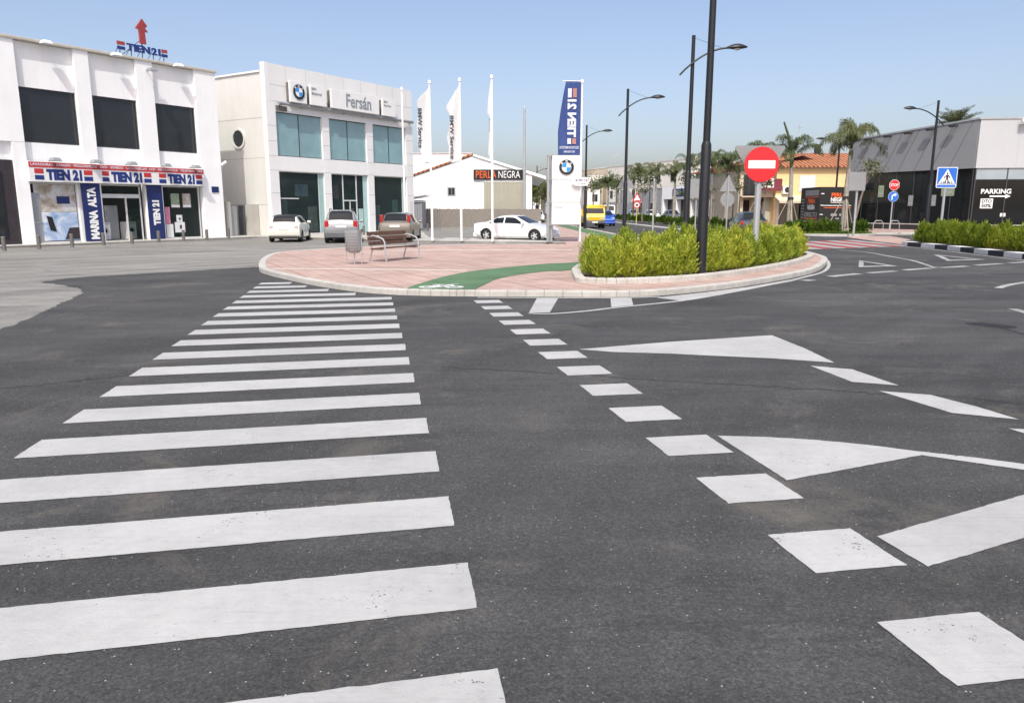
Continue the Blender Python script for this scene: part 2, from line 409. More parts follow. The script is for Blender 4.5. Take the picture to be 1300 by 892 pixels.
def thing(name, label, cat, loc=(0, 0, 0), rz=0, group=None):
    o = bpy.data.objects.new(name, None); C.objects.link(o); o.empty_display_size = .3
    o.location = loc if len(loc) == 3 else (loc[0], loc[1], 0); o.rotation_euler = (0, 0, rz)
    return tag(o, label, cat, group)
def struct(o): o['kind'] = 'structure'; return o
def dup(root, loc, rz=0, label=None, group=None, scale=None):
    r = root.copy(); C.objects.link(r); r.location = loc if len(loc) == 3 else (loc[0], loc[1], 0); r.rotation_euler = (0, 0, rz)
    if scale: r.scale = scale
    if label: r['label'] = label
    if group: r['group'] = group
    for ch in list(root.children):
        c = ch.copy(); C.objects.link(c); c.parent = r
        for q in list(ch.children):
            d = q.copy(); C.objects.link(d); d.parent = c
    return r
def text(name, s, x0, x1, z0, z1, y, mat, parent, mode='h', bold=.03, depth=.012, mirror=False, warp=None, keep=False, label=None):
    """lettering standing in the xz plane facing -y, fitted to the box; 'v' reads upwards"""
    cu = bpy.data.curves.new(name, 'FONT'); cu.body = s; cu.offset = bold; cu.extrude = .5; cu.resolution_u = 3
    to = bpy.data.objects.new(name + '_c', cu); C.objects.link(to)
    dg = bpy.context.evaluated_depsgraph_get(); dg.update()
    me = bpy.data.meshes.new_from_object(to.evaluated_get(dg))
    bpy.data.objects.remove(to); bpy.data.curves.remove(cu)
    V = [v.co.copy() for v in me.vertices]
    ax, bx = min(v.x for v in V), max(v.x for v in V); ay, by = min(v.y for v in V), max(v.y for v in V)
    for v, p in zip(me.vertices, V):
        u = (p.x - ax) / max(bx - ax, 1e-6); t = (p.y - ay) / max(by - ay, 1e-6)
        if mirror: u = 1 - u if mode == 'h' else u; 
        if mirror and mode != 'h': t = 1 - t
        if mode == 'h': X, Z = x0 + u * (x1 - x0), z0 + t * (z1 - z0)
        elif mode == 'd': X, Z = x0 + t * (x1 - x0), z1 - u * (z1 - z0)
        else: X, Z = x0 + (1 - t) * (x1 - x0), z0 + u * (z1 - z0)
        yy = y - depth * (p.z + .5)
        v.co = warp(X, Z, yy) if warp else (X, yy, Z)
    me.materials.clear(); me.materials.append(mat)
    bm = bmesh.new(); bm.from_mesh(me); bmesh.ops.recalc_face_normals(bm, faces=bm.faces); bm.to_mesh(me); bm.free()
    return link(name, me, parent, 0, label)
def smoothline(P, k=5, closed=False):
    n = len(P); out = []
    for i in range(n if closed else n - 1):
        q = [P[(i + d) % n] if closed else P[min(max(i + d, 0), n - 1)] for d in (-1, 0, 1, 2)]
        for j in range(k):
            t = j / k
            out.append(tuple(.5 * ((2 * q[1][a]) + (-q[0][a] + q[2][a]) * t + (2 * q[0][a] - 5 * q[1][a] + 4 * q[2][a] - q[3][a]) * t * t + (-q[0][a] + 3 * q[1][a] - 3 * q[2][a] + q[3][a]) * t ** 3) for a in (0, 1)))
    if not closed: out.append(tuple(P[-1]))
    return out
def offset(P, d, closed=False):
    """shift a polyline to its left by d"""
    n = len(P); out = []
    for i in range(n):
        a = Vector(P[(i - 1) % n] if closed else P[max(i - 1, 0)]); b = Vector(P[(i + 1) % n] if closed else P[min(i + 1, n - 1)])
        t = (b - a).normalized(); out.append((P[i][0] - t.y * d, P[i][1] + t.x * d))
    return out
def ribbon(mb, P, d0, d1, z0, z1, closed=False, mi=0, sel=None):
    """solid strip along polyline P between offsets d0 and d1"""
    A = offset(P, d0, closed); B = offset(P, d1, closed); n = len(P)
    for i in range(n if closed else n - 1):
        j = (i + 1) % n
        v = [(*A[i], z0), (*A[j], z0), (*B[j], z0), (*B[i], z0), (*A[i], z1), (*A[j], z1), (*B[j], z1), (*B[i], z1)]
        k = sel(i) if sel else mi
        mb.add(v, [(4, 5, 6, 7), (0, 1, 5, 4), (2, 3, 7, 6), (1, 2, 6, 5), (3, 0, 4, 7)], k)
    return mb
def flatline(mb, P, wd, z):
    A = offset(P, wd / 2); B = offset(P, -wd / 2)
    for i in range(len(P) - 1):
        mb.add([(*A[i], z), (*A[i + 1], z), (*B[i + 1], z), (*B[i], z)], [(3, 2, 1, 0)])

# ================================================================ THE GROUND
mb = MB(); mb.sheet([(-900, -300), (900, -300), (900, 1500), (-900, 1500)], 0)
struct(mb.build('ground', M['old']))
left = gl([(0, 418), (25, 410), (55, 396), (85, 382), (105, 372), (102, 367), (80, 362), (50, 358), (85, 353.5), (110, 351.5), (150, 349.5), (250, 343.5), (332, 338.5)])
_lr = []
for i in range(len(left) - 1):
    a, b = left[i], left[i + 1]; n = max(2, int(math.dist(a, b) / .09))
    for k in range(n):
        t = k / n; _lr.append((a[0] + (b[0] - a[0]) * t + rnd.gauss(0, .03), a[1] + (b[1] - a[1]) * t + rnd.gauss(0, .04)))
road = [(-40, -30), (-40, 2), (-22, 5.5), (-12, 9)] + _lr + [(-6.6, 24), (0, 26), (6, 31), (7.4, 36), (6.8, 43), (6.2, 62), (5.7, 75), (4.9, 120), (2, 260), (0, 600), (8, 600), (12, 260), (13.2, 120), (17.4, 80), (18.6, 50), (19.6, 46), (18.2, 40), (18.4, 35.5), (18.5, 33), (18.1, 29), (17.8, 26), (17.9, 22), (19.5, 17), (24, 12), (34, 7), (50, 3), (50, -30)]
mb = MB(); mb.sheet(road, .004); struct(mb.build('road', M['road']))
mb = MB(); mb.sheet([(18.9, 46.4), (18.6, 40.2), (20.2, 38.6), (26, 40.5), (60, 36), (60, 41.5), (29, 47.4), (23.8, 49.8), (22, 47)], .005); struct(mb.build('side_road', M['road']))

# traffic island: kerb, pink paving, green lane
isl_px = [(341, 327), (333, 332), (329, 338), (330, 345), (340, 349), (355, 353), (391, 361), (426, 367), (461, 371.5), (504, 374.5), (560, 376), (603, 376.5), (691, 377), (783, 377.3), (838, 375.3), (894, 370), (949, 363), (1005, 353), (1032, 346.5), (1045, 340)]
isl = smoothline(gl(isl_px) + [(10.45, 24.9), (11.03, 27), (11.35, 29.5), (11.0, 32), (9.5, 35.2), (7.8, 39), (6.95, 43)], 4)
back = gl([(366, 322.5), (461, 316.4), (532, 314.6), (596, 313.3), (690, 313)])
FL = Vector(isl[0])
mb = MB(); ribbon(mb, isl, 0, .2, 0, .125)
bk = smoothline([isl[0]] + back, 4); ribbon(mb, bk, -.18, 0, 0, .122)
struct(mb.build('island_kerb', M['kerb'], bevel=.02))
pav = offset(isl, .1) + [(6.3, 62), (5.7, 75), (4.9, 120), (2, 260), (-2, 260), (.6, 120), (1.5, 75), (2.0, 46), (2.5, 39)] + [g(720, 313)] + [(a, b) for a, b in back[::-1]]
mb = MB(); mb.prism(pav, -.02, .116); struct(mb.build('pavement', M['pink']))
mb = MB(); ribbon(mb, [(6.95, 43), (6.2, 62), (5.7, 75), (4.9, 120), (2, 260)], -.02, .2, 0, .125); ribbon(mb, [(2.3, 39.5), (2.0, 46), (1.5, 75), (.6, 120)], -.2, .02, 0, .124)
struct(mb.build('street_kerb', M['kerb']))
ZP = .116
gt = gl([(513.5, 367.2), (520, 364.6), (532, 360.5), (561, 352), (596, 345), (638, 340), (692, 335), (737, 332)], ZP)
gb = gl([(602.5, 367.6), (606, 365.6), (614, 362), (631, 354.5), (660, 348.5), (695, 344.5), (734, 341.5)], ZP)
gtop = smoothline(gt + [(4.6, 29.2), (5.6, 33), (5.2, 40), (4.6, 60), (4.1, 75), (3.3, 120)], 5)
gbot = smoothline(gb + [(5.4, 26.6), (6.9, 31), (6.6, 40), (5.9, 60), (5.4, 75), (4.6, 120)], 5)
mb = MB(); n = min(len(gtop), len(gbot))
def resample(P, n):
    L = [0]
    for i in range(1, len(P)): L.append(L[-1] + math.dist(P[i], P[i - 1]))
    out = []
    for k in range(n):
        d = L[-1] * k / (n - 1); i = 0
        while i < len(P) - 2 and L[i + 1] < d: i += 1
        t = (d - L[i]) / max(1e-6, L[i + 1] - L[i]); out.append((P[i][0] + (P[i + 1][0] - P[i][0]) * t, P[i][1] + (P[i + 1][1] - P[i][1]) * t))
    return out
mb.sheet(gtop + gbot[::-1], ZP + .008); struct(mb.build('bike_lane', M['green']))
mb = MB()
flatline(mb, smoothline(gl([(345, 341), (400, 341.2), (470, 341.8), (540, 342.6), (592, 343.4)], ZP), 4), .32, ZP + .004)
flatline(mb, smoothline(gl([(640, 351), (660, 347.2), (695, 343.2), (726, 340.4)], ZP), 4), .22, ZP + .004)
flatline(mb, smoothline(gl([(486, 318.2), (560, 317.6), (640, 317.4), (726, 317.4)], ZP), 4), .42, ZP + .004)
struct(mb.build('paving_band', M['strip']))
# bicycle mark on the green lane
bx0, by0 = g(530, 366.2, ZP); bx1, _ = g(588, 366.2, ZP)
Wb = bx1 - bx0; zb = ZP + .0125
def ringf(mb, cx, cy, r, wd, z, n=28):
    for i in range(n):
        a, b = 2 * math.pi * i / n, 2 * math.pi * (i + 1) / n
        mb.add([(cx + rr * math.cos(q), cy + rr * math.sin(q) * 1.05, z) for rr, q in ((r, a), (r, b), (r - wd, b), (r - wd, a))], [(3, 2, 1, 0)])
mb = MB(); r = Wb * .215
w1, w2 = (bx0 + r, by0 + .22), (bx1 - r, by0 + .22)
ringf(mb, *w1, r, .10, zb); ringf(mb, *w2, r, .10, zb)
bb = (bx0 + Wb * .47, by0 + .18); st = (bx0 + Wb * .38, by0 + .62); hd = (bx0 + Wb * .68, by0 + .66)
for i, (a, b) in enumerate([(w1, bb), (bb, st), (st, w1), (st, hd), (bb, hd), (hd, w2)]): flatline(mb, [a, b], .085, zb + .0006 * (i + 1))
flatline(mb, [(st[0] - .12, st[1] + .06), (st[0] + .12, st[1] + .06)], .07, zb + .006); flatline(mb, [(hd[0] - .02, hd[1] + .1), (hd[0] + .16, hd[1] + .12)], .06, zb + .0067)
struct(mb.build('bicycle_marking', M['paint_bright']))

# raised planting bed on the island
bedF = gl([(727.7, 344), (726.5, 349), (728.5, 354.5), (736, 358.6), (783, 360), (838, 358.2), (894, 354.4), (949, 347.3), (1004, 337), (1027, 330), (1031, 325)], .12)
bed = smoothline(bedF + [(10.75, 29.2), (9.6, 29.7), (7, 27), (4, 24), (2.3, 22.4)], 4, True)
mb = MB(); ribbon(mb, bed, 0, .22, .1, .235, True); struct(mb.build('bed_kerb', M['kerb'], bevel=.025))
mb = MB(); mb.prism(offset(bed, .15, True), .1, .175); struct(mb.build('bed_soil', M['soil']))

# pavements in front of the two shops
def fac(A, ang):
    a = R(ang); u = Vector((math.sin(a), math.cos(a))); nrm = Vector((u.y, -u.x)); A = Vector(A)
    return lambda s, d=0: tuple(A + u * s + nrm * d)         # d towards the street
AT, AF, FANG = (-16.89, 44.39), (-14.6, 46.2), 32.7
T, Fz = fac(AT, FANG), fac(AF, FANG)
front = [T(-40, 1.45), T(-8, 1.45), T(1.2, 1.45)] + gl([(340, 302.6), (400, 303.8), (445, 305.3), (545, 307.8), (640, 308.9), (735, 310.2)])
rear = [g(742, 308), g(742, 305), g(640, 305.0), g(545, 303.4)] + [Fz(14, .0), Fz(0, -.5), Fz(0, -9), T(0, -9), T(-40, -1)]
mb = MB(); mb.prism(front + rear, -.02, .10); struct(mb.build('shop_pavement', M['concrete']))
mb = MB(); ribbon(mb, front, 0, .16, 0, .107); ribbon(mb, [g(735, 306.6), g(640, 305.3), g(545, 303.4)], 0, .14, 0, .106); struct(mb.build('shop_kerb', M['kerb'], bevel=.015))
mb = MB()
for a, b, c2, d in [((166, 321.5), (200, 321), (200, 322), (166, 322.6)), ((255, 317.3), (282, 316.8), (282, 317.6), (255, 318.1)), ((30, 339), (115, 349), (113, 350.4), (30, 340.6)), ((68, 334.4), (90, 334), (90, 335), (68, 335.6)), ((225, 330.3), (254, 331), (254, 332), (225, 331.2)), ((0, 389), (50, 387.5), (50, 388.8), (0, 390.4))]:
    mb.sheet(gl([a, b, c2, d]), .004)
struct(mb.build('parking_marking', M['paint_faint']))

# pavements and islands on the right
mb = MB(); mb.prism([(24, 50.6), (28.5, 52.2), (34, 49.0), (70, 44), (70, 70), (22.4, 95), (22.4, 64)], -.02, .12); struct(mb.build('showroom_pavement', M['pink']))
mb = MB(); ribbon(mb, [(22.4, 64), (24, 50.6), (28.5, 52.2), (34, 49.0), (70, 44)], -.16, .02, 0, .126); struct(mb.build('showroom_kerb', M['kerb']))
pal = [(18.0, 50), (19.3, 48), (21.9, 47.6), (24.0, 49.9), (24.0, 52.5), (22.2, 62), (21.4, 75), (18.6, 120), (12.6, 120), (16.9, 85), (17.7, 62)]
mb = MB(); mb.prism(pal, -.02, .13); struct(mb.build('verge', M['lawn']))
mb = MB(); ribbon(mb, smoothline(pal, 3, True), 0, .16, 0, .14, True); struct(mb.build('verge_kerb', M['kerb']))
mb = MB(); mb.prism([(18.5, 35.9), (19.0, 40), (19.7, 44.6), (21.4, 46.6), (23.2, 46.4), (22.0, 42), (20.4, 38.2)], -.02, .06); struct(mb.build('splitter_island', M['pink']))
med = [(12.75, 44), (13.1, 43.2), (13.45, 44), (13.6, 62), (12.2, 100), (11.7, 100), (12.7, 62)]
mb = MB(); mb.prism(med, -.02, .12); struct(mb.build('median', M['kerb']))
kR = smoothline([(20.3, 37.6), (19.0, 36.5), (18.42, 35.3), (18.45, 33), (18.2, 30), (17.85, 26.5), (17.9, 22), (19.5, 17), (24, 12), (34, 7)], 8)
kR = resample(kR, 37)
mb = MB(); ribbon(mb, kR, -.02, .5, 0, .19, False, 0, lambda i: (i // 1) % 2)
struct(mb.build('painted_kerb', [M['paint_bright'], M['paint_black']]))
mb = MB(); mb.prism(offset(kR, .25) + [(60, 7), (60, 36), (26, 40.2), (21, 39.6)], -.02, .11); struct(mb.build('hedge_bed', M['soil']))

# ---------------------------------------------------------------- paint on the road
ZM = .0085
def jag(P, st=.04, sd=.0017):
    out = []
    for i in range(len(P)):
        a, b = P[i], P[(i + 1) % len(P)]; n = max(1, min(90, int(math.dist(a, b) / st)))
        for k in range(n): t = k / n; out.append((a[0] + (b[0] - a[0]) * t + rnd.gauss(0, sd), a[1] + (b[1] - a[1]) * t + rnd.gauss(0, sd)))
    return out
isF = [p for p in isl if p[1] < 30]
def outside(p):
    for i in range(len(isF) - 1):
        a, b = isF[i], isF[i + 1]
        if min(a[0], b[0]) <= p[0] <= max(a[0], b[0]) and p[1] < 19:
            t = (p[0] - a[0]) / (b[0] - a[0] + 1e-9); y = a[1] + (b[1] - a[1]) * t
            if p[0] < 4: return p[1] < y - .16
    return True
mb = MB()
for n in range(-2, 20):
    a = Vector((-.055 - .1677 * n, 2.603 + .8755 * n)); l = Vector((-2.88, -.61)); d = Vector((.069, -.432))
    k = 1.0
    def ok(q): return outside(q)
    t = 0
    while t < .9 and not (ok(a + l * t) and ok(a + d + l * t)): t += .02
    if t >= .88: continue
    mb.sheet(jag([tuple(x) for x in (a + l * t, a + l, a + d + l, a + d + l * t)]), ZM)
struct(mb.build('zebra_crossing', M['paint']))
for pts_, wd_ in (([(560, 466), (700, 474), (850, 484), (960, 490), (1060, 496), (1115, 500), (1200, 503), (1300, 514)], .022), ([(0, 494), (70, 487), (140, 479), (230, 470)], .02)):
    P = smoothline(gl(pts_), 16); P = [(x + rnd.gauss(0, .012), y + rnd.gauss(0, .02)) for x, y in P]
    mb = MB(); flatline(mb, P, wd_, .0062); struct(mb.build('road_crack', M['crack']))
mb = MB()
for n in range(-1, 14):
    a = Vector((1.565 - .1775 * n, 2.93 + .873 * n)); r_ = Vector((.487, .083)); d = Vector((.09, -.435))
    mb.sheet(jag([tuple(a), tuple(a + r_), tuple(a + r_ + d), tuple(a + d)]), ZM)
struct(mb.build('crossing_edge_marking', M['paint']))
def marks(name, mat, polys, z=ZM):
    mb = MB()
    for p in polys: mb.sheet(jag(gl(p)), z)
    return struct(mb.build(name, mat))
marks('hatched_marking', M['paint'], [
    [(735, 444), (850, 434.5), (905, 431), (950, 428), (979.6, 426), (1022, 443), (1059.6, 461), (980, 455.5), (900, 452), (850, 449.5), (780, 447.5)],
    [(910.7, 554), (970, 555.5), (1032, 559), (1100, 565.5), (1164.4, 573.7), (1240, 582), (1300, 590), (1420, 607), (1420, 616), (1300, 597.5), (1170, 578.7), (999, 610.7)],
    [(1113, 682), (1300, 629), (1450, 588), (1450, 640), (1300, 684), (1178, 720.5)],
    [(682, 378.2), (709, 378.2), (698, 397), (671.5, 397.4)],
    [(775, 378.6), (801.6, 378.4), (804, 387.6), (776, 390.4)],
    [(833, 378.3), (894, 371.6), (949, 364.8), (1005, 355), (1032, 348.5), (1034, 349.6), (1005, 357.5), (940, 370), (866, 382.2)]])
marks('guide_marking', M['paint'], [
    [(1029, 465), (1081.7, 469.5), (1141, 490), (1081.7, 485.5)],
    [(1116, 497), (1181, 502), (1240, 517), (1294, 533.5), (1208.5, 525)],
    [(1280, 544.5), (1350, 549), (1470, 588), (1380, 577)]])
mb = MB()
flatline(mb, smoothline(gl([(606, 378.2), (700, 378.8), (783, 378.8), (838, 377.2)]), 4), .10, ZM + .004)
flatline(mb, smoothline(gl([(671, 398.4), (700, 399), (745, 395.5), (783, 391), (866, 382.3), (921, 373), (980, 361.5), (1036, 348.6), (1050, 341.5), (1052, 334), (1047, 328)]), 5), .10, ZM + .004)
struct(mb.build('edge_line', M['paint']))
mb = MB()
for a, b in [((1054, 351.3), (1090, 347.7)), ((1103, 346.8), (1136.5, 344.3)), ((1148.5, 343), (1181, 340.6)), ((1194, 340), (1228, 338)), ((1239, 337), (1272, 334.8)), ((1281, 334), (1320, 332)), ((1020, 356.7), (1031, 355.6))]:
    flatline(mb, gl([a, b]), .26, ZM)
flatline(mb, smoothline(gl([(1064, 317.5), (1100, 320.5), (1128, 325.5), (1160, 331.5), (1187, 340.5)]), 4), .14, ZM + .0035)
flatline(mb, smoothline(gl([(1148, 313.3), (1180, 316.6), (1240, 323.8), (1300, 331.2), (1400, 345)]), 4), .12, ZM + .0035)
flatline(mb, smoothline(gl([(1267, 366), (1283, 361.5), (1310, 357.5)]), 4), .16, ZM)
flatline(mb, gl([(1286, 392.5), (1320, 402)]), .16, ZM)
struct(mb.build('give_way_line', M['paint_old']))
mb = MB()
for tri in ([(1090.5, 330.6), (1090, 339.4), (1139.5, 338.1)], [(1185, 323.3), (1252, 329.7), (1202.7, 331.4)]):
    P = gl(tri); c_ = Vector((sum(p[0] for p in P) / 3, sum(p[1] for p in P) / 3))
    I = [tuple(c_ + (Vector(p) - c_) * .62) for p in P]
    for i in range(3):
        j = (i + 1) % 3; mb.sheet([P[i], P[j], I[j], I[i]], ZM)
struct(mb.build('yield_triangle_marking', M['paint_old']))
mb, m2 = MB(), MB()
for k in range(10):
    x = 12.2 + k * .66; y0 = 32.0 + k * .33; y1 = y0 + 6.6
    (mb if k % 2 == 1 else m2).sheet([(x, y0), (x + .64, y0 + .33), (x + .75, y1 + .33), (x + .11, y1)], ZM)
struct(m2.build('crossing_red_band', M['paint_red'])); struct(mb.build('far_zebra_crossing', M['paint_old']))
# ================================================================ BUILDINGS ON THE LEFT
def rot_of(ang): return R(90 - ang)
def facing(loc_fn, s, d=0): return loc_fn(s, d)
# local frame of a facade: x along the facade (left to right), -y towards the street, z up
shop = thing('shop_building', 'white two storey shop building with dark upper windows and a long sign over its doors', 'building', T(0), rot_of(FANG))
ZT = 9.2
cols = [(-34, -24), (-22.2, -20.4), (-19.0, -17.2), (-15.7, -14.6), (-11.9, -10.42), (-7.8, -7.1), (-4.7, -3.78), (-1.32, 0)]
for a, b in cols: mb = MB(); mb.box(a, b, -.16, .3, 4.72 if a < -11 else 0, ZT); mb.build('pilaster', M['white'], shop)
mb = MB(); mb.box(-10.98, -10.42, -.155, .29, 0, 4.71); mb.build('door_pier', M['white'], shop)
mb = MB()
bays = [(-14.6, -11.9), (-10.42, -7.8), (-7.1, -4.7), (-3.78, -1.32)]
mb.box(-34, 0, .05, .35, 7.2, ZT - .02); mb.box(-34, 0, .05, .35, 3.9, 4.74)
mb.box(-34, -.02, .34, 14, 3.9, 4.2)
mb.box(-34, -14.6, .06, .34, 4.74, 7.2)
mb.box(-.3, -.01, .3, 14, 0, ZT - .03); mb.box(-34, -.3, 13.7, 14, 0, ZT - .03); mb.box(-34, -.3, .35, 13.7, ZT - .35, ZT - .15)
mb.build('wall', M['white'], shop)
mb = MB(); mb.box(-34, .08, -.24, .45, ZT, ZT + .13); mb.box(-.4, .1, .45, 14.05, ZT, ZT + .12); mb.build('coping', M['coping'], shop, bevel=.02)
for a, b in bays:
    f = MB(); f.box(a, b, .1, .2, 4.74, 4.80).box(a, b, .1, .2, 7.14, 7.2).box(a, a + .05, .1, .2, 4.8, 7.14).box(b - .05, b, .1, .2, 4.8, 7.14)
    fo = f.build('window', M['frame'], shop)
    m = MB(); m.box(a + .05, b - .05, .15, .165, 4.8, 7.14); m.build('pane', M['gdark'], fo)
mb = MB(); mb.box(-34, 0, .9, 1, 4.3, 8.8); mb.build('upper_room', M['inside'], shop)
# ground floor: interior, display windows, entrance
mb = MB(); mb.box(-10.45, -1.32, 3.2, 3.4, .1, 3.9).box(-10.6, -10.45, .2, 3.3, .1, 3.9).box(-10.45, -1.32, .1, 3.3, .1, .13); mb.build('shop_interior', M['inside'], shop)
for a, b in [(-10.42, -8.2), (-3.78, -1.45)]:
    f = MB(); f.box(a, b, .05, .13, .1, .16).box(a, b, .05, .13, 2.86, 2.95).box(a, a + .06, .05, .13, .16, 2.86).box(b - .06, b, .05, .13, .16, 2.86)
    fo = f.build('display_window', M['framew'], shop)
    m = MB(); m.box(a + .06, b - .06, .08, .095, .16, 2.86); m.build('pane', M['gclear'], fo)
f = MB(); f.box(-7.1, -4.95, .05, .13, 2.25, 2.45).box(-7.1, -4.95, .05, .13, 2.86, 2.95).box(-7.1, -7.04, .05, .13, .1, 2.9).box(-5.0, -4.94, .05, .13, .1, 2.9).box(-5.78, -5.72, .05, .13, .1, 2.25)
do = f.build('entrance', M['framew'], shop)
m = MB(); m.box(-7.04, -5, .08, .095, 2.45, 2.86).box(-5.72, -5, .08, .095, .12, 2.25); m.build('pane', M['gclear'], do)
mb = MB(); mb.box(-8.2, -7.1, -.02, .2, 0, 2.95); mb.build('door_pier', M['white'], shop)
mb = MB(); mb.box(-30, -11.0, -.05, .3, .1, 3.9); mb.build('brick_front', M['brickdark'], shop)
mb = MB()
for k in range(7): mb.box(-17 + .8 * k, -16.35 + .8 * k, -.09, -.052, .4, 3.4)
mb.build('dark_door', M['gdark'], shop)
mb = MB(); mb.box(-.75, -.3, -.2, -.165, 2.62, 2.95); mb.build('plaque', M['navy'], shop)
# things inside the shop windows
def appliance(name, label, cat, s, d, wd, dp, z0, h, door=None, mat='appl', group=None):
    t = thing(name, label, cat, (*T(s, -d), z0), rot_of(FANG), group)
    b = MB(); b.box(-wd / 2, wd / 2, 0, dp, 0, h); b.build('body', M[mat], t, bevel=.02)
    if door == 'round':
        b = MB(); b.disc(0, h * .52, wd * .3, -.03, .001, 20, wd * .2); b.build('door_ring', M['steel'], t)
        b = MB(); b.disc(0, h * .52, wd * .2, -.02, .001, 20); b.build('door_glass', M['gdark'], t)
        b = MB(); b.box(-wd * .42, wd * .42, -.012, .001, h * .88, h * .96); b.build('control_panel', M['steel'], t)
    elif door == 'double':
        b = MB(); b.box(-wd * .49, wd * .49, -.015, .001, h * .62, h * .625); b.box(-wd * .4, -wd * .36, -.05, .001, h * .66, h * .85).box(-wd * .4, -wd * .36, -.05, .001, h * .3, h * .58); b.build('handle', M['steel'], t)
    return t
appliance('washing_machine', 'white front loading washing machine just inside the shop entrance', 'washing machine', -6.75, .5, .6, .6, .13, .88, 'round')
appliance('washing_machine', 'white washing machine behind the right pane of the shop entrance', 'washing machine', -5.35, .45, .55, .6, .13, .9, 'round')
appliance('fridge', 'tall grey fridge freezer standing inside the shop entrance', 'fridge', -6.05, 1.0, .7, .65, .13, 1.75, 'double', 'steel')
po = thing('window_poster', 'large pale blue advertising poster with a mobile phone in the left display window', 'poster', (*T(-9.3, -.045), .2), rot_of(FANG))
b = MB(); b.box(-.78, 1.0, 0, .02, 0, 1.35); b.build('sky_print', M['pic_sky'], po)
b = MB(); b.box(-.9, 1.0, .001, .021, 1.36, 2.65); b.build('brown_print', M['pic_brown'], po)
b = MB(); b.prism([(-.33, .5), (-.05, .42), (-.2, 1.12), (-.45, 1.18)], -.02, 0, 'y'); b.build('phone_print', M['black'], po)
b = MB(); b.prism([(.32, .05), (1.0, .05), (1.0, .62), (.55, .6)], -.015, 0, 'y'); b.build('dark_print', M['brickdark'], po)
b = MB(); b.box(.1, .7, -.014, 0, 1.75, 2.1); b.build('violet_print', M['navy'], po)
po = thing('display_stand', 'plain pale grey display panel at the left end of the left display window', 'panel', (*T(-10.2, -.04), .15), rot_of(FANG)); b = MB(); b.box(-.15, .25, 0, .03, 0, 2.3); b.build('board', M['silver'], po); b = MB(); b.box(-.17, .27, -.02, .05, .9, .96); b.build('rail', M['steel'], po)
for s, lab in [(-2.95, 'green and white poster hung on the left in the right display window'), (-2.25, 'beige and white poster hung on the right in the right display window')]:
    po = thing('hanging_poster', lab, 'poster', (*T(s, -.05), 1.78), rot_of(FANG)); b = MB(); b.box(-.25, .25, 0, .015, 0, .75); b.build('print', M['pic_green' if s < -2.5 else 'pic_brown'], po)
    b = MB(); b.box(-.25, .25, -.006, .0, 0, .14); b.build('strip', M['signwhite'], po)
po = thing('pink_display', 'pink display board beside the blue banner in the right display window', 'panel', (*T(-3.5, -.03), .5), rot_of(FANG)); b = MB(); b.box(-.12, .16, 0, .03, .4, 1.3); b.build('board', M['pic_pink'], po); b = MB(); b.box(-.1, .3, 0, .04, -.35, .38); b.build('foot_panel', M['appl'], po)
po = thing('price_notice', 'white notice with dark figure shapes in the right display window', 'notice', (*T(-2.78, -.04), .42), rot_of(FANG))
b = MB(); b.box(-.3, .3, 0, .03, 0, .56).box(-.17, .17, .0, .03, .57, .95); b.build('card', M['appl'], po); b = MB(); b.box(-.02, .1, -.01, 0, .2, .4); b.build('figure_print', M['dark'], po); b = MB(); b.box(-.04, .06, -.01, 0, .68, .8); b.build('head_print', M['dark'], po)
po = thing('boxed_television', 'white and red printed box with a screen picture behind the right upper window', 'box', (*T(-2.65, -.32), 4.82), rot_of(FANG))
b = MB(); b.box(-.45, .45, 0, .35, 0, .78); b.build('carton', M['appl'], po); b = MB(); b.box(.08, .38, -.008, 0, .2, .55); b.build('screen_print', M['ember'], po); b = MB(); b.box(-.44, -.2, -.008, 0, .1, .75); b.build('red_print', M['red'], po)
po = thing('sale_card', 'small white and red card behind the middle upper window', 'card', (*T(-5.85, -.3), 4.82), rot_of(FANG)); b = MB(); b.box(-.28, .28, 0, .02, 0, .5); b.build('card', M['appl'], po); b = MB(); b.box(-.26, .26, -.006, 0, .3, .47); b.build('print', M['red'], po)

# fascia sign
fs = thing('fascia_sign', 'long white fascia sign with a red band and three blue names over the shop doors', 'sign', (*T(0, .16), 2.95), rot_of(FANG))
b = MB(); b.box(-10.5, -1.33, -.22, 0, 0, .93); b.build('panel', M['signwhite'], fs, bevel=.01)
b = MB(); b.box(-10.48, -1.35, -.235, -.22, .66, .9); b.build('red_band', M['red'], fs)
WORDS = ['LAVADORAS', 'IMAGEN', 'FRIGORIFICOS', 'DVD', 'SONIDO', 'LAVAVAJILLAS', 'LCD', 'INFORMATICA', 'TELEFONIA', 'MP3']
text('lettering', ' \u00b7 '.join(WORDS), -10.4, -1.45, .70, .855, -.235, M['palewhite'], fs, bold=.02, depth=.006)
def bars(parent, x0, x1, z0, z1, y, d=.012, red='red', blue='blue'):
    h = (z1 - z0)
    b = MB(); b.box(x0, x1, y - d, y, z0 + h * .56, z1); b.build('red_bar', M[red], parent)
    b = MB(); b.box(x0, x1, y - d, y, z0, z0 + h * .40); b.build('blue_bar', M[blue], parent)
for l0, l1, t0, t1, r0, r1 in [(-10.26, -9.86, -9.74, -8.1, -8.0, -7.58), (-7.1, -6.76, -6.64, -5.02, -4.9, -4.5), (-4.06, -3.66, -3.55, -1.95, -1.85, -1.47)]:
    bars(fs, l0, l1, .1, .6, -.22); bars(fs, r0, r1, .1, .6, -.22)
    text('lettering', 'TIEN 21', t0, t1, .09, .6, -.22, M['blue'], fs, bold=.065)
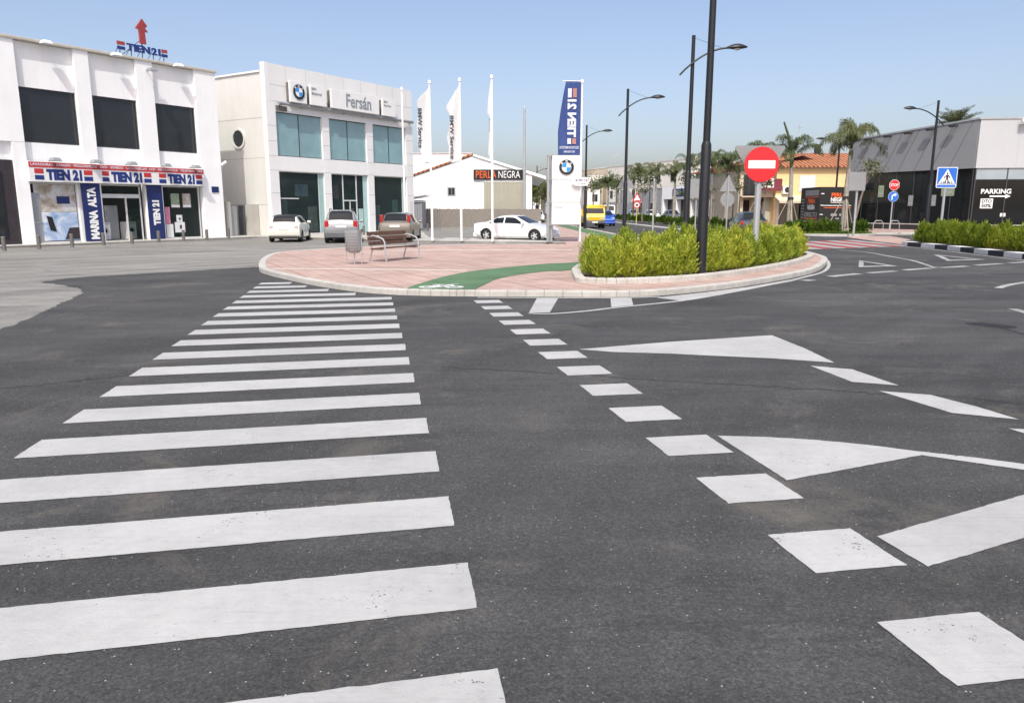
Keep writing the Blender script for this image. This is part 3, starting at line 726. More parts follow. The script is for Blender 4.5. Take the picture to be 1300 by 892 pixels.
for s0, s1, word, lab in [(-8.12, -7.2, 'MARINA  ALTA', 'tall navy blue banner with white upright words left of the shop entrance'), (-4.72, -3.86, 'TIEN 21', 'tall navy blue banner with a white upright name right of the shop entrance')]:
    bn = thing('banner_panel', lab, 'sign', (*T(s0, .17), .1), rot_of(FANG)); wd = s1 - s0
    b = MB(); b.box(0, wd, -.05, 0, .02, 2.84); b.build('panel', M['navy'], bn)
    text('lettering', word, wd * .28, wd * .74, .12 if 'M' in word else .75, 2.65 if 'M' in word else 2.05, -.05, M['signwhite'], bn, 'v', bold=.06)
# roof sign with the red arrow
rs = thing('roof_sign', 'red upward arrow above blue lettering and striped bars on the shop roof edge', 'sign', (*T(-4.1, -.05), ZT + .12), rot_of(FANG))
for ch, xa, xb in (('TIEN', -.86, .40), ('21', .48, .98)): text('lettering', ch, xa, xb, .29, .65, 0, M['blue'], rs, bold=.04, depth=.08)
bars(rs, -1.36, -.96, .28, .68, 0, .06, 'roofred'); bars(rs, 1.06, 1.38, .28, .66, 0, .06, 'roofred')
b = MB(); b.prism([(-.14, .74), (.2, .74), (.17, 1.34), (.36, 1.36), (.2, 1.52), (.33, 1.66), (.06, 1.98), (-.33, 1.46), (-.15, 1.42)], -.1, 0, 'y'); b.build('arrow', M['roofred'], rs, bevel=.01)
b = MB()
for x in (-1.2, -.6, 0, .6, 1.2): b.tube([(x, .06, 0), (x, .02, .3)], .02, 6); b.tube([(x, .7, 0), (x, .03, .55)], .015, 6)
b.tube([(-.1, -.02, .9), (-.9, .6, .05)], .018, 6); b.tube([(0, .0, .6), (0, .0, .8)], .03, 6); b.build('strut', M['dark'], rs)
# floodlights
def spot(loc, label, arm, big=False, group='roof edge floodlights'):
    t = thing('wall_floodlight', label, 'floodlight', loc, rot_of(FANG), group)
    b = MB(); b.tube([(0, 0, 0), (0, -arm, .05)], .025, 6); b.build('arm', M['galv'], t)
    b = MB()
    b.add([(-.24, -arm - .3, -.02), (.24, -arm - .3, -.02), (.24, -arm + .12, -.02), (-.24, -arm + .12, -.02), (-.16, -arm - .22, .14), (.16, -arm - .22, .14), (.16, -arm + .04, .14), (-.16, -arm + .04, .14)], [(0, 1, 2, 3), (4, 5, 6, 7), (0, 1, 5, 4), (1, 2, 6, 5), (2, 3, 7, 6), (3, 0, 4, 7)])
    b.build('housing', M['signwhite' if not big else 'silver'], t, bevel=.03)
    b = MB(); b.box(-.18, .18, -arm - .24, -arm + .06, -.032, -.021); b.build('lens', M['lens'], t)
    return t
for s, lab in [(-9.15, 'white floodlight at the roof edge above the left upper window'), (-5.85, 'white floodlight at the roof edge above the middle upper window'), (-2.45, 'white floodlight at the roof edge above the right upper window')]:
    spot((*T(s, -.02), ZT - .03), lab, .42)
spot((*T(-4.1, .16), ZT - .5), 'grey floodlight on a bracket on the pilaster below the roof sign', .35, True)
for s, lab in zip((-9.4, -7.5, -5.66, -3.76, -1.98), ('grey floodlight above the first word group of the fascia sign', 'grey floodlight between the left and middle names of the fascia sign', 'grey floodlight over the middle name of the fascia sign', 'grey floodlight between the middle and right names of the fascia sign', 'grey floodlight above the right end of the fascia sign')):
    spot((*T(s, .05), 3.93), lab, .5, True, 'fascia sign floodlights')
cm = thing('wall_camera', 'white tube camera on the corner of the white shop building', 'camera', (*T(-.08, .16), 6.0 - 1.75), rot_of(FANG)); b = MB(); b.tube([(0, 0, 0), (.05, -.2, -.02)], .03, 6); b.build('bracket', M['galv'], cm); b = MB(); b.tube([(.2, -.3, .1), (-.12, -.25, -.12)], .08, 8); b.build('housing', M['signwhite'], cm)

# bollards
bl = None
def bollard(p, label, h=.55, z=.1, group='bollards along the shop pavement'):
    global bl
    if bl is None:
        bl = thing('bollard', label, 'bollard', (*p, z), 0, group)
        b = MB(); b.tube([(0, 0, 0), (0, 0, .5)], .075, 12); b.build('post', M['bollard'], bl, True)
        b = MB(); b.tube([(0, 0, .5), (0, 0, .53), (0, 0, .56)], [.08, .08, .05], 12); b.build('cap', M['bollard'], bl, True)
        return bl
    return dup(bl, (*p, z), 0, label)
for px, py, lab in [(5.8, 318.4, 'grey bollard before the dark purple brick front'), (50, 316, 'grey bollard before the left end of the left display window'), (92, 313.5, 'grey bollard before the right end of the left display window'), (132, 311.6, 'grey bollard before the entrance, beside the left navy banner'), (168, 309.8, 'grey bollard before the right side of the shop entrance'), (202, 308, 'grey bollard before the right navy banner'), (233.5, 306, 'grey bollard before the notice in the right display window'), (263, 305, 'grey bollard before the right corner pilaster of the shop'), (290.5, 302.4, 'grey bollard at the gap between the white shop and the car showroom'), (462, 298.3, 'grey bollard before the showroom door, right of the silver car'), (482, 297.6, 'grey bollard by the showroom pier left of the champagne car'), (543, 293.5, 'grey bollard beyond the right corner of the car showroom')]:
    bollard(g(px, py, .1), lab)

# ---------------------------------------------------------------- the car showroom
dl = thing('car_showroom', 'white clad car showroom with teal upper glass and a round window in its cream side', 'building', AF and (*AF, 0), rot_of(FANG))
HF, WF = 10.15, 13.3
b = MB()
b.box(0, .68, -.06, .3, 0, 8.0); b.box(12.55, WF, -.06, .3, 0, 8.0)
b.box(4.38, 4.98, -.06, .3, 0, 7.5); b.box(8.45, 9.05, -.06, .3, 0, 7.5)
b.box(.012, WF - .012, -.05, .29, 7.45, HF); b.box(.012, WF - .012, -.05, .29, 3.98, 4.85)
b.build('cladding', M['panelw'], dl)
b = MB(); b.box(.0, .3, -.066, .296, 8.001, HF + .02); b.build('edge_trim', M['signwhite'], dl)
b = MB()
for z in (8.95, 8.02): b.box(.35, WF, -.056, -.051, z - .012, z + .012)
for z in (1.3, 2.65, 4.0, 4.84, 5.7, 6.6):
    for a, c in ((0, .68), (4.38, 4.98), (8.45, 9.05), (12.55, WF)): b.box(a + .01, c - .01, -.065, -.061, z - .012, z + .012)
for x in (1.6, 3.2, 4.8, 6.4, 8.0, 9.6, 11.2, 12.6): b.box(x - .008, x + .008, -.0555, -.0512, 8.98, HF)
b.build('cladding_joint', M['joint'], dl)
b = MB(); b.box(.01, .25, .3, 16, 0, 9.62); b.box(WF - .25, WF - .01, .3, 16, 0, 9.62); b.box(.25, WF - .25, 15.7, 16, 0, 9.6); b.box(.25, WF - .25, .35, 15.7, 9.2, 9.4); b.box(.25, WF - .25, .35, 15.7, 4.2, 4.5)
b.build('wall', M['cream'], dl)
b = MB(); b.box(-.08, .3, .33, 16.1, 9.62, 9.72); b.build('coping', M['signwhite'], dl)
b = MB()
for z in (1.95, 4.72, 7.05): b.box(.002, .0085, .3, 16, z - .012, z + .012)
b.build('wall_joint', M['jointc'], dl)
rw = MB()
nn = 32
def cyl_x(mb, yc, zc, r0, r1, x0, x1):
    for i in range(nn):
        a, c = 2 * math.pi * i / nn, 2 * math.pi * (i + 1) / nn
        P = [(yc + r * math.cos(t), zc + r * math.sin(t)) for r, t in ((r1, a), (r1, c), (r0, c), (r0, a))]
        mb.add([(x0, *p) for p in P] + [(x1, *p) for p in P], [(0, 1, 2, 3), (7, 6, 5, 4), (0, 4, 5, 1), (2, 6, 7, 3)])
cyl_x(rw, 2.62, 5.92, .5, .62, -.07, .02); ro = rw.build('round_window', M['cream'], dl)
b = MB(); P = [(2.62 + .5 * math.cos(2 * math.pi * i / nn), 5.92 + .5 * math.sin(2 * math.pi * i / nn)) for i in range(nn)]
b.add([(-.005, *p) for p in P], [list(range(nn))]); b.build('pane', M['gdark'], ro)
for k, (a, c) in enumerate([(.68, 4.38), (4.98, 8.45), (9.05, 12.55)]):
    f = MB(); f.box(a, c, .08, .16, 4.85, 4.9).box(a, c, .08, .16, 7.4, 7.45); mid = (a + c) / 2
    f.box(mid - .02, mid + .02, .08, .16, 4.9, 7.4)
    fo = f.build('window', M['frame'], dl)
    m = MB(); m.box(a + .01, mid - .02, .11, .125, 4.9, 7.4).box(mid + .02, c - .01, .11, .125, 4.9, 7.4); m.build('pane', M['gteal'], fo)
for k, (a, c) in enumerate([(.68, 4.38), (9.05, 12.55)]):
    f = MB(); f.box(a, c, .1, .16, .1, .16).box(a, c, .1, .16, 3.92, 3.98).box(c - .42, c - .38, .1, .16, .16, 3.92)
    if k == 0: f.box(a, a + 1.6, .1, .16, 2.3, 2.36)
    fo = f.build('showroom_window', M['framew'], dl)
    m = MB(); m.box(a + .01, c - .01, .12, .132, .16, 3.92); m.build('pane', M['gshow'], fo)
    m = MB()
    for q in range(7): m.box(c - .40 + q * .055, c - .36 + q * .055, .085 + .01 * (q % 2), .1 + .01 * (q % 2), .17, 3.9)
    m.build('curtain', M['curtain'], fo)
f = MB(); f.box(4.98, 8.45, .1, .16, 3.92, 3.98).box(6.1, 6.17, .08, .16, .1, 3.92).box(7.36, 7.43, .08, .16, .1, 3.92).box(6.17, 7.36, .08, .16, 2.2, 2.28).box(6.72, 6.78, .08, .16, .1, 2.2)
fo = f.build('entrance', M['framew'], dl); m = MB(); m.box(4.99, 8.44, .12, .132, .12, 3.92); m.build('pane', M['gshow'], fo)
m = MB(); m.box(6.25, 6.27, .02, .06, .9, 1.5); m.build('handle', M['steel'], fo)
m = MB(); m.box(5.0, 5.5, .10, .115, .5, 1.6); m.build('notice', M['curtain'], fo); m = MB(); m.box(7.55, 8.0, .10, .115, .3, 1.7); m.build('notice', M['curtain'], fo); m = MB(); m.box(8.05, 8.44, .10, .115, .12, 3.9); m.build('frosted_strip', M['curtain'], fo)
b = MB(); b.box(.3, 13, 4.2, 4.4, .1, 4.0).box(.3, 13, .2, 4.3, .1, .13); b.build('interior', M['inside'], dl)
b = MB(); b.tube([(.75, -.28, 7.92), (13.1, -.28, 7.92)], .10, 8)
for x in (1.0, 2.7, 4.4, 6.2, 8, 9.7, 11.4, 12.9): b.box(x - .06, x + .06, -.27, -.05, 7.88, 7.81)
b.build('awning_tube', M['silver'], dl)
b = MB(); b.box(.7, 1.5, -.14, -.05, 7.5, 7.78); b.build('vent_box', M['bollard'], dl)
# metal box and door by the side wall
bx = thing('utility_cabinet', 'tall grey metal cabinet with its dark door open against the cream side wall', 'cabinet', (*AF, 0), rot_of(FANG))
b = MB(); b.box(-.55, -.02, 1.15, 1.75, .1, 1.95); b.build('body', M['concrete'], bx); b = MB(); b.box(-.5, -.45, 1.77, 2.5, .12, 1.9); b.build('door', M['plastic'], bx)
bx = thing('meter_cabinet', 'pair of pale meter boxes beside the right corner of the white shop', 'cabinet', (*T(.35, -.1), .1), rot_of(FANG))
b = MB(); b.box(0, .3, 0, .35, 0, 2.0); b.build('tall_box', M['concrete'], bx); b = MB(); b.box(.35, .8, .15, .5, 0, 1.75); b.build('low_box', M['silver'], bx)
# signs on the showroom
def emblem(parent, cx, cz, r, y, letters=True):
    b = MB(); b.disc(cx, cz, r, y - .03, y, 36); b.build('emblem_ring', M['black'], parent)
    b = MB(); b.disc(cx, cz, r, y - .036, y - .03, 36, r * .95); b.disc(cx, cz, r * .64, y - .037, y - .03, 36, r * .59); b.build('emblem_rim', M['steel'], parent)
    qd = {0: 'signwhite', 1: 'ember', 2: 'signwhite', 3: 'ember'}
    for q in range(4):
        P = [(cx, cz)] + [(cx + r * .59 * math.cos(math.pi / 2 * (q + i / 8)), cz + r * .59 * math.sin(math.pi / 2 * (q + i / 8))) for i in range(9)]
        b = MB(); b.prism(P, y - .035, y - .03, 'y'); b.build('emblem_quarter', M[qd[q]], parent)
    if letters:
        for ch, an in zip('BMW', (138, 90, 42)):
            a = R(an); x, z = cx + r * .78 * math.cos(a), cz + r * .78 * math.sin(a); s_ = r * .12; ph = a - math.pi / 2
            def wp(X, Z, Y, x=x, z=z, ph=ph): 
                dx, dz = X - x, Z - z
                return (x + dx * math.cos(ph) - dz * math.sin(ph), Y, z + dx * math.sin(ph) + dz * math.cos(ph))
            text('emblem_letter', ch, x - s_, x + s_, z - s_, z + s_, y - .03, M['signwhite'], parent, bold=.03, depth=.006, warp=wp)
def wallsign(s0, s1, z0, z1, lab):
    t = thing('sign_panel', lab, 'sign', (*Fz(s0, .06), z0), rot_of(FANG), 'signs along the showroom front')
    wd, h = s1 - s0, z1 - z0
    b = MB(); b.box(0, wd, -.45, -.30, 0, h); b.build('panel', M['signwhite'], t, bevel=.015)
    for xa in (.08, wd - .2): b = MB(); b.box(xa, xa + .12, -.30, 0, .1, h - .1); b.build('bracket', M['bollard'], t)
    return t
t = wallsign(1.5, 2.8, 8.05, 9.3, 'square white sign with a round blue and white emblem on the showroom front'); emblem(t, .66, .62, .46, -.45)
t = wallsign(3.1, 4.42, 8.05, 9.25, 'white sign with two short lines of small grey words left of the showroom name'); text('lettering', 'BMW', .1, .5, .88, 1.05, -.45, M['greytext'], t, bold=.02); text('lettering', 'Motorrad', .1, .92, .6, .79, -.45, M['greytext'], t, bold=.02)
t = wallsign(4.85, 9.3, 8.05, 9.25, 'wide white sign with the large grey name on the showroom front'); text('lettering', 'Fers\u00e1n', 1.3, 3.65, .18, 1.02, -.45, M['greytext'], t, bold=.025)
t = wallsign(9.65, 11.0, 8.05, 9.2, 'white sign with two short lines of small grey words right of the showroom name'); text('lettering', 'BMW', .12, .52, .86, 1.0, -.45, M['greytext'], t, bold=.02); text('lettering', 'Service', .12, .86, .62, .78, -.45, M['greytext'], t, bold=.02)
# motorcycles are only dim shapes behind the glass
def bike(loc, lab):
    t = thing('motorcycle', lab, 'motorcycle', loc, rot_of(FANG), 'motorcycles on show')
    for x in (-.7, .7):
        b = MB(); b.disc(x, .32, .32, -.06, .06, 20, .22); b.build('wheel', M['tyre'], t)
    b = MB(); b.prism([(-.75, .75), (-.3, .82), (.1, .98), (.5, .95), (.62, .5), (.1, .3), (-.4, .35)], -.15, .15, 'y'); b.build('body', M['galv'], t, bevel=.03)
    b = MB(); b.tube([(.7, 0, .32), (.45, 0, 1.05)], .04, 6); b.tube([(.45, -.35, 1.08), (.45, .35, 1.08)], .025, 6); b.build('fork', M['steel'], t)
bike((*Fz(2.2, -.6), .13), 'motorcycle standing behind the left showroom window'); bike((*Fz(10.2, -.6), .13), 'motorcycle standing behind the right showroom window')
for s_, z_, w_, h_, mt, lab in [(1.05, .3, .5, 1.9, 'silver', 'grey display board inside the left showroom window, left of the motorcycle'), (3.3, .3, .7, 1.5, 'pic_brown', 'brown picture board inside the left showroom window, right of the motorcycle'), (9.4, .3, .6, 1.6, 'pic_sky', 'blue picture board inside the right showroom window, left of the motorcycle'), (11.4, .3, .55, 2.0, 'curtain', 'pale teal board inside the right showroom window, right of the motorcycle'), (2.3, 2.5, 1.0, .7, 'pic_sky', 'blue picture hung high inside the left showroom window'), (5.55, 2.4, .45, .8, 'pic_pink', 'pink picture hung inside the showroom entrance, left of the door')]:
    t = thing('display_board', lab, 'board', (*Fz(s_, -.38), z_), rot_of(FANG)); b = MB(); b.box(0, w_, 0, .03, 0, h_); b.build('print', M[mt], t); b = MB(); b.box(-.03, w_ + .03, .03, .05, -.03, h_ + .03); b.build('frame', M['framew'], t)
# ---------------------------------------------------------------- the warehouse behind the parking
wh = thing('warehouse', 'low white gabled warehouse with a beige roller door behind the reed fence', 'building', (-3.6, 71, 0))
b = MB(); b.prism([(-5.6, 0), (5.45, 0), (5.45, 4.75), (0, 6.45), (-5.6, 4.6)], 0, .3, 'y'); b.box(-5.6, -5.3, .3, 22, 0, 4.6); b.box(5.15, 5.45, .3, 22, 0, 4.7); b.build('wall', M['white'], wh)
b = MB(); b.add([(0, -.15, 6.62), (6.75, -.15, 4.62), (6.75, 22, 4.62), (0, 22, 6.62), (0, -.15, 6.45), (6.75, -.15, 4.35), (6.75, 22, 4.35), (0, 22, 6.45)], [(0, 1, 2, 3), (4, 5, 6, 7), (0, 1, 5, 4), (1, 2, 6, 5), (3, 2, 6, 7)]); b.build('right_eave', M['white'], wh)
b = MB(); b.add([(-.01, -.12, 6.7), (-6.0, -.12, 4.66), (-6.0, 22, 4.66), (-.01, 22, 6.7), (-.01, -.12, 6.52), (-6.0, -.12, 4.5), (-6.0, 22, 4.5), (-.01, 22, 6.52)], [(0, 1, 2, 3), (4, 5, 6, 7), (0, 1, 5, 4), (1, 2, 6, 5), (3, 2, 6, 7)]); b.build('roof', M['rooft'], wh)
b = MB()
for k in range(9): b.box(1.0 + .41 * k, 1.0 + .41 * k + .402, -.06, -.01, 0, 4.12)
b.build('roller_door', M['gate'], wh); b = MB(); b.box(.9, 4.8, -.08, -.0, 4.12, 4.3); b.build('door_lintel', M['white'], wh)
f = MB(); f.box(-2.4, -1.65, -.03, .0, 2.85, 3.65); fo = f.build('window', M['greywall'], wh)
m = MB(); m.box(-2.3, -2.02, -.04, -.03, 2.95, 3.55).box(-1.98, -1.75, -.04, -.03, 2.95, 3.55); m.build('pane', M['gdark'], fo)
sg = thing('warehouse_sign', 'black wall sign with an orange word and a white word on the warehouse gable', 'sign', (-3.55, 70.95, 4.32))
b = MB(); b.box(0, 4.6, -.15, 0, 0, .9); b.build('panel', M['black'], sg)
text('lettering', 'PERLA', .22, 2.1, .14, .78, -.15, M['orange'], sg, bold=.0); text('lettering', 'NEGRA', 2.3, 4.3, .14, .78, -.15, M['signwhite'], sg, bold=.0)
an = thing('annex_building', 'flat roofed white annex behind the left slope of the warehouse', 'building', (-10.6, 78, 0))
b = MB(); b.box(0, 6.5, 0, 9, 0, 7.2); b.build('wall', M['white'], an); b = MB(); b.box(-.1, 6.6, -.1, 9.1, 7.2, 7.15); b.build('coping', M['signwhite'], an)
an = thing('lean_to_shed', 'small dark shed with a slanting grey roof beside the showroom corner', 'shed', (-9.4, 66, 0))
b = MB(); b.box(0, 1.6, 0, 3, 0, 2.4); b.build('wall', M['greywall'], an); b = MB(); b.add([(-.3, -.4, 2.4), (2.0, -.4, 2.75), (2.0, 3, 2.75), (-.3, 3, 2.4), (-.3, -.4, 2.52), (2.0, -.4, 2.87), (2.0, 3, 2.87), (-.3, 3, 2.52)], [(0, 1, 2, 3), (4, 5, 6, 7), (0, 1, 5, 4), (1, 2, 6, 5), (2, 3, 7, 6), (3, 0, 4, 7)]); b.build('roof', M['steel'], an)
b = MB(); b.box(.3, .9, -.02, .0, .1, 2.1); b.build('door', M['dark'], an)
fn = thing('reed_fence', 'brown grey reed screen fence along the back of the parking area', 'fence', (-11, 69.5, 0))
b = MB(); x = 0
while x < 13.6:
    wd = rnd.uniform(.03, .10); b.box(x, x + wd, rnd.uniform(-.02, .02), rnd.uniform(.03, .06), 0, 1.66 + rnd.gauss(0, .02)); x += wd
b.build('reed_screen', M['reed'], fn)
b = MB()
for x in range(0, 14, 2): b.tube([(x, .09, 0), (x, .09, 1.7)], .03, 6)
b.box(0, 13.6, .07, .09, .4, .44).box(0, 13.6, .07, .09, 1.2, 1.24); b.build('fence_frame', M['galv'], fn)
fg = thing('wire_gate', 'thin metal framed gate between the showroom and the reed fence', 'gate', (-7.3, 55, 0))
b = MB(); b.tube([(0, 0, 0), (0, 0, 2.2), (2.2, 0, 2.2), (2.2, 0, 0)], .03, 6); b.build('frame', M['galv'], fg)
b = MB()
for k in range(12): b.tube([(.1 + k * .18, 0, .1), (.1 + k * .18, 0, 2.18)], .008, 4)
b.build('bars', M['dark'], fg)

# ---------------------------------------------------------------- flag poles, totem sign, tall mast
def pole_at(px, py, ztop, label, r=.055):
    p = g(px, py, .10)
    t = thing('flag_pole', label, 'flag pole', (*p, .1), 0, 'white flag poles by the parking')
    b = MB(); b.tube([(0, 0, 0), (0, 0, 2.8), (0, 0, 2.85), (0, 0, ztop - .1)], [r * 1.15, r * 1.1, r, r * .85], 10); b.build('pole', M['polewhite'], t, True)
    b = MB(); b.tube([(0, 0, ztop - .1), (0, 0, ztop - .08), (0, 0, ztop + .05), (0, 0, ztop + .08)], [r * .9, r * 1.5, r * 1.5, r * .6], 10); b.build('cap', M['polewhite'], t, True)
    return t, p
P1, q1 = pole_at(549, 305.6, 7.75, 'white flag pole with the leftmost white lettered flag')
P2, q2 = pole_at(586, 305.9, 7.82, 'white flag pole with the middle white lettered flag')
P3, q3 = pole_at(625.3, 306.6, 7.85, 'white flag pole with the furled narrow white flag')
P0, q0 = pole_at(515, 302.5, 7.9, 'bare white pole without a flag before the showroom corner')
def cloth(name, outline, label, loc, mat, wave, words=None, tm=None, group=None, ph=0, extra=None):
    """outline(v) gives (x left, x right) at height v; folds run down the cloth"""
    t = thing(name, label, 'flag', loc, 0, group)
    zs = outline['z']; nz, nx = 44, 26
    def lerp(tab, z):
        for i in range(len(tab) - 1):
            (z0, x0), (z1, x1) = tab[i], tab[i + 1]
            if (z0 <= z <= z1) or (z1 <= z <= z0): return x0 + (x1 - x0) * (z - z0) / (z1 - z0)
        return tab[-1][1] if abs(z - tab[-1][0]) < abs(z - tab[0][0]) else tab[0][1]
    def bend(x, z): 
        r = -x
        return wave * (math.sin(r * 7.5 + z * 1.1 + ph) * .55 + math.sin(r * 13 - z * 1.9 + ph * 2) * .25 + .5 * math.sin(z * 1.4 + ph)) * min(1, r * 2.2)
    V, F = [], []
    for i in range(nz + 1):
        z = zs[0] + (zs[1] - zs[0]) * i / nz; xl = lerp(outline['left'], z); xr = lerp(outline['right'], z)
        for j in range(nx + 1):
            x = xr + (xl - xr) * j / nx; V.append((x, bend(x, z), z))
    for i in range(nz):
        for j in range(nx): F.append((i * (nx + 1) + j, (i + 1) * (nx + 1) + j, (i + 1) * (nx + 1) + j + 1, i * (nx + 1) + j + 1))
    o = raw('cloth', V, F, [mat], t); o.data.polygons.foreach_set('use_smooth', [True] * len(F))
    so_ = o.modifiers.new('thickness', 'SOLIDIFY'); so_.thickness = .006
    wp = lambda X, Z, Y: (X, bend(X, Z) - .032 + (Y * .3), Z)
    return t, wp
def px2x(px, Y): return (px - 650) / 966 * Y
s1 = 41.7
f1, wp1 = cloth('flag', {'z': (3.85, 7.45), 'left': [(3.85, -.30), (3.95, -.32), (4.6, -.58), (5.2, -.63), (5.7, -.65), (6.4, -.57), (6.7, -.64), (6.9, -.60), (7.15, -.34), (7.45, -.05)], 'right': [(3.85, -.1), (4.0, -.04), (7.45, -.03)]}, 'leftmost white flag with dark upright words on a white pole', (*q1, .1), M['cloth'], .14, group='white flags')
text('lettering', 'BMW Service', -.60, -.40, 4.6, 6.5, 0, M['flagtext'], f1, 'd', bold=.02, depth=.003, warp=wp1, mirror=False)
f2, wp2 = cloth('flag', {'z': (3.85, 7.5), 'left': [(3.85, -.50), (4.0, -.58), (4.6, -.58), (5.1, -.67), (5.6, -.56), (6.0, -.43), (6.25, -.55), (6.45, -.73), (6.9, -.45), (7.5, -.05)], 'right': [(3.85, -.3), (3.95, -.05), (7.5, -.03)]}, 'middle white flag with dark upright words rippling on a white pole', (*q2, .1), M['cloth'], .18, group='white flags', ph=1.7)
text('lettering', 'BMW Service', -.50, -.31, 4.05, 6.1, 0, M['flagtext'], f2, 'd', bold=.02, depth=.003, warp=wp2)
f3, wp3 = cloth('flag', {'z': (3.9, 7.68), 'left': [(3.9, -.06), (4.25, -.20), (4.8, -.17), (5.6, -.10), (5.95, -.08), (6.15, -.21), (6.5, -.20), (7.1, -.14), (7.68, -.05)], 'right': [(3.9, -.02), (7.68, -.02)]}, 'narrow white flag hanging furled on the third white pole', (*q3, .1), M['cloth'], .22, group='white flags', ph=3)
text('lettering', 'Service', -.15, -.09, 5.3, 5.9, 0, M['flagtext'], f3, 'd', bold=.0, depth=.003, warp=wp3)
P4, q4 = pole_at(735.8, 306.75, 7.62, 'white flag pole with the blue banner flag beside the tall white sign', .05)
b = MB(); b.tube([(0, 0, 7.61), (-.92, 0, 7.63)], .022, 6); b.build('arm', M['polewhite'], P4)
f4, wp4 = cloth('flag', {'z': (4.13, 7.6), 'left': [(4.13, -1.12), (5.3, -1.14), (6.2, -1.03), (7.0, -.9), (7.6, -.78)], 'right': [(4.13, -.06), (7.6, -.05)]}, 'blue banner flag seen from behind with mirrored white lettering', (*q4, .1), M['clothb'], .06, ph=.5)
text('lettering', 'TIEN 21', -.69, -.26, 5.02, 6.78, 0, M['palewhite'], f4, 'v', bold=.055, depth=.003, warp=wp4, mirror=True)
text('lettering', 'ELECTRODOMESTICOS', -1.05, -.13, 4.48, 4.60, 0, M['palewhite'], f4, 'h', bold=.02, depth=.003, warp=wp4, mirror=True)
text('lettering', 'EN ONDARA', -.85, -.32, 4.29, 4.40, 0, M['palewhite'], f4, 'h', bold=.02, depth=.003, warp=wp4, mirror=True)
def fbar(x0, x1, z0, z1, mat, name):
    V = []; n = 8
    for i in range(n + 1):
        z = z0 + (z1 - z0) * i / n
        for j in range(5): V.append(wp4(x0 + (x1 - x0) * j / 4, z, 0))
    raw(name, V, [(i * 5 + j, i * 5 + j + 1, i * 5 + j + 6, i * 5 + j + 5) for i in range(n) for j in range(4)], [mat], f4)
for z0, z1 in ((4.70, 4.97), (6.86, 7.28)):
    fbar(-.44, -.26, z0, z1, M['palered'], 'red_bar'); fbar(-.68, -.5, z0, z1, M['palewhite'], 'white_bar')
tm = thing('totem_sign', 'tall white free standing sign with a round blue and white emblem on grey posts', 'sign', (*g(697, 307.4, .1), .1))
b = MB(); b.tube([(-.06, .1, 0), (-.06, .1, 4.13)], .07, 12); b.tube([(.12, .25, 0), (.12, .25, 4.13)], .07, 12); b.tube([(.06, .6, 0), (.06, .6, 4.1)], .055, 10); b.build('post', M['steel'], tm, True)
b = MB()
for z0, z1 in ((3.02, 4.11), (1.93, 2.98), (.86, 1.89)): b.box(.12, 1.50, 0, .16, z0, z1)
b.build('panel', M['signwhite'], tm, bevel=.012)
b = MB()
for z in (4.13, 3.0, 1.91, .84): b.box(-.15, 1.50, .02, .14, z - .02, z + .02)
b.build('rail', M['greywall'], tm)
emblem(tm, .81, 3.57, .37, -.0)
text('lettering', 'Fers\u00e1n', .24, .68, 1.62, 1.77, 0, M['silver'], tm, bold=.0)
ar = thing('arrow_sign', 'small white arrow shaped sign pointing left, on the pole of the blue flag', 'sign', (q4[0] + .02, tm.location.y - .16, 3.0))
b = MB(); b.prism([(-.55, .0), (-.36, -.2), (.27, -.2), (.27, .2), (-.36, .2)], -.03, 0, 'y'); b.build('panel', M['signwhite'], ar)
bars(ar, -.33, -.25, .02, .11, -.03, .006); bars(ar, .16, .24, .02, .11, -.03, .006); text('lettering', 'TIEN 21', -.22, .13, .01, .12, -.03, M['blue'], ar, depth=.004); text('lettering', 'EL VERGER', -.2, .18, -.14, -.06, -.03, M['greytext'], ar, depth=.004)
b = MB(); b.box(.0, .06, 0, q4[1] - tm.location.y + .16, -.04, .04); b.build('clamp', M['galv'], ar)
ms = thing('tall_mast', 'tall plain grey metal mast behind the reed fence before the warehouse', 'mast', ((665.5 - 650) / 966 * 70.3, 70.3, 0)); b = MB(); b.tube([(0, 0, 0), (0, 0, 6), (0, 0, 10.6)], [.15, .13, .10], 10); b.build('shaft', M['galv'], ms, True); b = MB(); b.tube([(0, 0, 10.6), (0, 0, 10.75)], [.11, .06], 10); b.build('cap', M['galv'], ms)

